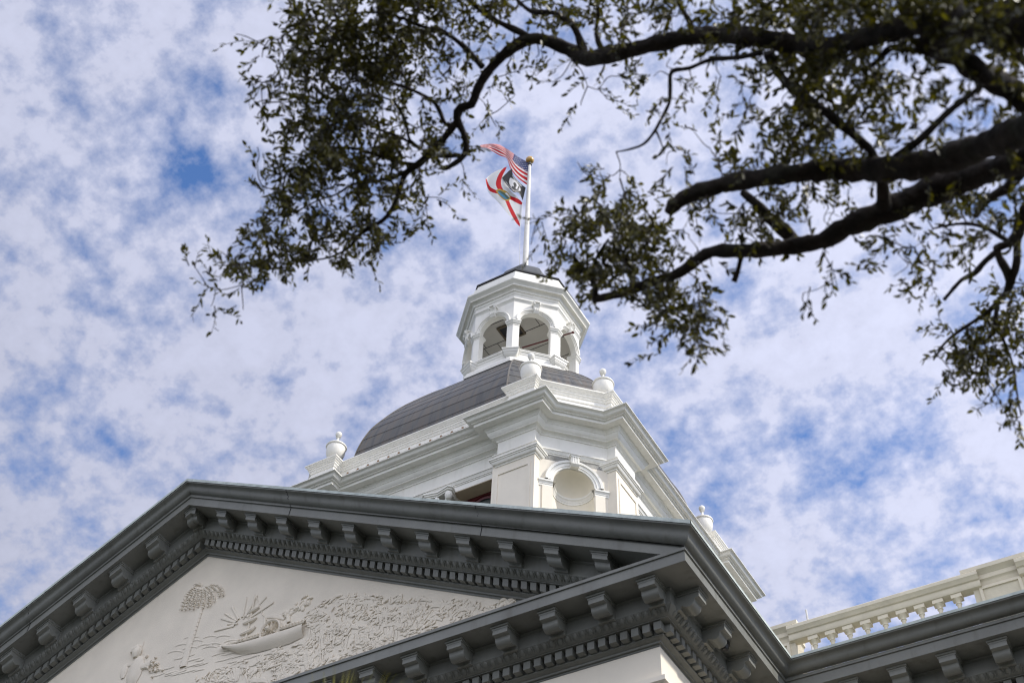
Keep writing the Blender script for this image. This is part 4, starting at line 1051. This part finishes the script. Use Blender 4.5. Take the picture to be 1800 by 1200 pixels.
limb('limb', [(1795, 395, 6), (1788, 430, 6), (1787, 462, 6), (1778, 496, 5)], .2)
limb('limb', [(1752, 442, 5), (1733, 458, 4.5), (1712, 481, 4.5), (1690, 492, 3.8), (1660, 526, 3.2)], .2)
limb('limb', [(1766, 420, 4.5), (1731, 400, 3.8), (1700, 393, 3.2), (1667, 396, 2.4), (1640, 402, 1.5)], .2)
limb('limb', [(1754, 531, 4), (1750, 560, 3.6), (1747, 584, 3), (1724, 606, 2)], .2)
limb('limb', [(1752, 560, 3), (1765, 600, 2.6), (1780, 640, 2.2), (1787, 687, 1.6), (1795, 730, 1.2)], .25)
limb('limb', [(1800, 300, 9), (1770, 330, 8), (1735, 352, 7), (1715, 380, 5)], .1)
# leaf density over the picture, one digit for each 40 px cell, from x = 320, y = -40
DENS = ['0000246898887776556565434688888777678999',
        '0000168999877655656554346888877767899999'[:37],
        '0013489998765433334423566666667656796999'[:37],
        '0002589887544312111321213578885344336699'[:37],
        '0005666888433310111332123458887443224499'[:37],
        '0003578887433210011112212238876332222299'[:37],
        '0001588876543100000001101268764342123399'[:37],
        '0001588877653000000001013477653222123399'[:37],
        '0001678776542000013101234554333212234499'[:37],
        '0004776765420000035632345643211223455599'[:37],
        '0006765665300001268862136762132224556699'[:37],
        '0037766663000002378862213651223334434499'[:37],
        '2468766530000000588864210000121143200000'[:37],
        '0250000000000000036777500001300220013400',
        '0110000000000000000247730001000000024400',
        '0000000000000000000015610000000002465000',
        '0000000000000000000010400000000003765000',
        '0000000000000000000000000000000002434000',
        '0000000000000000000000000000000000013000',
        '0000000000000000000000000000000000003000']
class Buf:
    pass
LV = []; LF = []; TW = MB()
def leaf(p, d, nrm, L_, w):
    s_ = d.cross(nrm).normalized(); b = len(LV); n2 = s_.cross(d)
    LV.extend((p, p+d*L_*.35+s_*w*.5+n2*w*.12, p+d*L_*.35-s_*w*.5+n2*w*.12, p+d*L_*.72+s_*w*.40, p+d*L_*.72-s_*w*.40, p+d*L_-n2*w*.2, p+d*L_*.5-n2*w*.05))
    LF.extend(((b, b+1, b+6), (b, b+6, b+2), (b+1, b+3, b+6), (b+6, b+4, b+2), (b+3, b+5, b+6), (b+6, b+5, b+4)))
def twig(px, py, ang, Lpx, dd, nl, size=1.0):
    """a leafy spray: stem in the picture direction ang, swinging in depth"""
    a = at(px, py, dd); k = 5; P = [a]; x, y, d = px, py, dd; an = ang; sl_ = rng.gauss(0, .35)
    for i in range(k):
        an += rng.gauss(0, .22); x += cos(an)*Lpx/k; y += sin(an)*Lpx/k; d += sl_*Lpx/k*dd/FPX; P.append(at(x, y, d))
    TW.tube(P, [.0035*size+.0012]*1+[.003, .0026, .0022, .0018, .0012][:k], 3, False)
    for i in range(nl):
        t = (i+.6)/nl*k; j = min(int(t), k-1); f = t-j; p = P[j].lerp(P[j+1], f); st = (P[j+1]-P[j]).normalized()
        side = Vector((rng.gauss(0, 1), rng.gauss(0, 1), rng.gauss(0, 1))); side = (side-st*side.dot(st)).normalized()
        dr = (st*rng.uniform(.35, 1.0)+side*rng.uniform(.5, 1.0)+Vector((0, 0, -.12))).normalized()
        nr = Vector((rng.gauss(0, .8), rng.gauss(0, .8), rng.gauss(0, .8)+.5))
        L_ = rng.uniform(.032, .060)*size; leaf(p, dr, nr, L_, L_*rng.uniform(.34, .50))
cells = []
for r, row in enumerate(DENS):
    for c, ch in enumerate(row[:38]):
        v = int(ch)
        if v: cells.append((320+c*40+20, -40+r*40+20 if True else 0, v))
# each cell is joined to the nearest branch already grown
nodes = [(x, y, d) for x, y, d in SKEL[::2]]
rest = list(cells); 
best = {}
def near(c, ns, cur=None):
    b = cur or (1e9, None)
    for n_ in ns:
        q = (n_[0]-c[0])**2+(n_[1]-c[1])**2
        if q < b[0]: b = (q, n_)
    return b
best = {c: near(c, nodes) for c in rest}
while rest:
    c = min(rest, key=lambda q: best[q][0]); rest.remove(c)
    cx, cy, v = c; q, nd = best[c]
    tx, ty = cx+rng.uniform(-16, 16), cy+rng.uniform(-16, 16)
    dd = .75*nd[2]+.25*dist_at(tx, ty)+rng.gauss(0, .10)
    new = []
    if q > 120:
        mx_, my_ = (nd[0]+tx)/2+rng.gauss(0, 6), (nd[1]+ty)/2+rng.gauss(0, 6)
        pts = [lagr([(nd[0], nd[1], nd[2]), (mx_, my_, (nd[2]+dd)/2), (tx, ty, dd)], i/6) for i in range(7)]
        rp = (1.7 if v > 3 else 1.2); TW.tube([at(*p) for p in pts], [rp*(1-.45*i/6)*dd/FPX for i in range(7)], 4, False)
        new = pts[2:]
    else: new = [(tx, ty, dd)]
    ang0 = atan2(ty-nd[1], tx-nd[0]) if q > 9 else rng.uniform(0, 6.28)
    for c2 in rest:
        b2 = near(c2, new, best[c2])
        best[c2] = b2
    # leaves wanted for this cover
    want = -math.log(1-min(v, 9.3)/10.2)*(66 if v < 6 and not (cx > 1600 and cy > 480) else (112 if cx < 1300 or cy < 130 else (150 if cy > 480 else 84)))*(.6+.8*rng.random())
    size = 1.0
    while want > 0:
        nl = rng.randint(6, 11)
        s0 = rng.choice(new); sx = .5*s0[0]+.5*(cx+rng.uniform(-22, 22)); sy = .5*s0[1]+.5*(cy+rng.uniform(-22, 22))
        Lp = rng.uniform(20, 48) if v > 2 else rng.uniform(34, 62)
        an = ang0+rng.gauss(0, 1.0) if v > 3 else ang0+rng.gauss(0, .6)
        if rng.random() < .25: an = pi/2+rng.gauss(0, .6)
        twig(sx, sy, an, Lp, dd+rng.gauss(0, .18), nl, size); want -= nl
me = bpy.data.meshes.new('crown'); me.from_pydata([p-OAK0 for p in LV], [], LF); me.materials.append(M['leaf'])
cr = bpy.data.objects.new('crown', me); COL.objects.link(cr); cr.parent = OAK
TW.build('twigs', M['twig'], OAK, smooth=False)
print('leaves', len(LV)//7)

# ------------------------------------------------------------------ young palm whose spear tips reach the bottom edge
PB = at(600, 1185, 9.5); PB0 = Vector((PB.x, PB.y, 0))
PALM = empty('young_palm', PB0)
tag(PALM, 'young palm with thin yellow green leaf tips poking up in front of the dark cornice', 'palm')
m = MB(); hc = PB.z-.95
m.tube([PB0, PB0+Vector((.02, 0, 1.2)), PB0+Vector((.04, .02, 2.4)), PB0+Vector((.0, .0, hc))], [.14, .10, .095, .08], 10, True, .08, rng); m.build('trunk', M['bark'], PALM)
m = MB()
for i in range(70):
    tx = rng.gauss(612, 42) if rng.random() < .85 else rng.uniform(500, 760); lim = 1167+abs(tx-612)*.14+rng.uniform(0, 36)
    if rng.random() < .06: lim -= 8
    tip = at(tx, max(lim, 1160), 9.5+rng.gauss(0, .2)); base = PB0+Vector((rng.gauss(0, .03), rng.gauss(0, .03), hc+rng.uniform(-.1, .05)))
    mid = base.lerp(tip, .5)+Vector((0, 0, .10)); k = 7
    P = [base.lerp(mid, t).lerp(mid.lerp(tip, t), t) for t in [j/(k-1) for j in range(k)]]
    s_ = Vector((rng.gauss(0, 1), rng.gauss(0, 1), .2)).normalized(); wv = rng.uniform(.003, .0058)
    vs = []
    for j, p in enumerate(P):
        w = wv*(1-.85*(j/(k-1))**2); vs += [p-s_*w, p+s_*w]
    m.add(vs, [(2*j, 2*j+2, 2*j+3, 2*j+1) for j in range(k-1)])
m.build('fronds', M['blade'], PALM, smooth=False)

for o in bpy.data.objects:
    if '_world' in o: del o['_world']
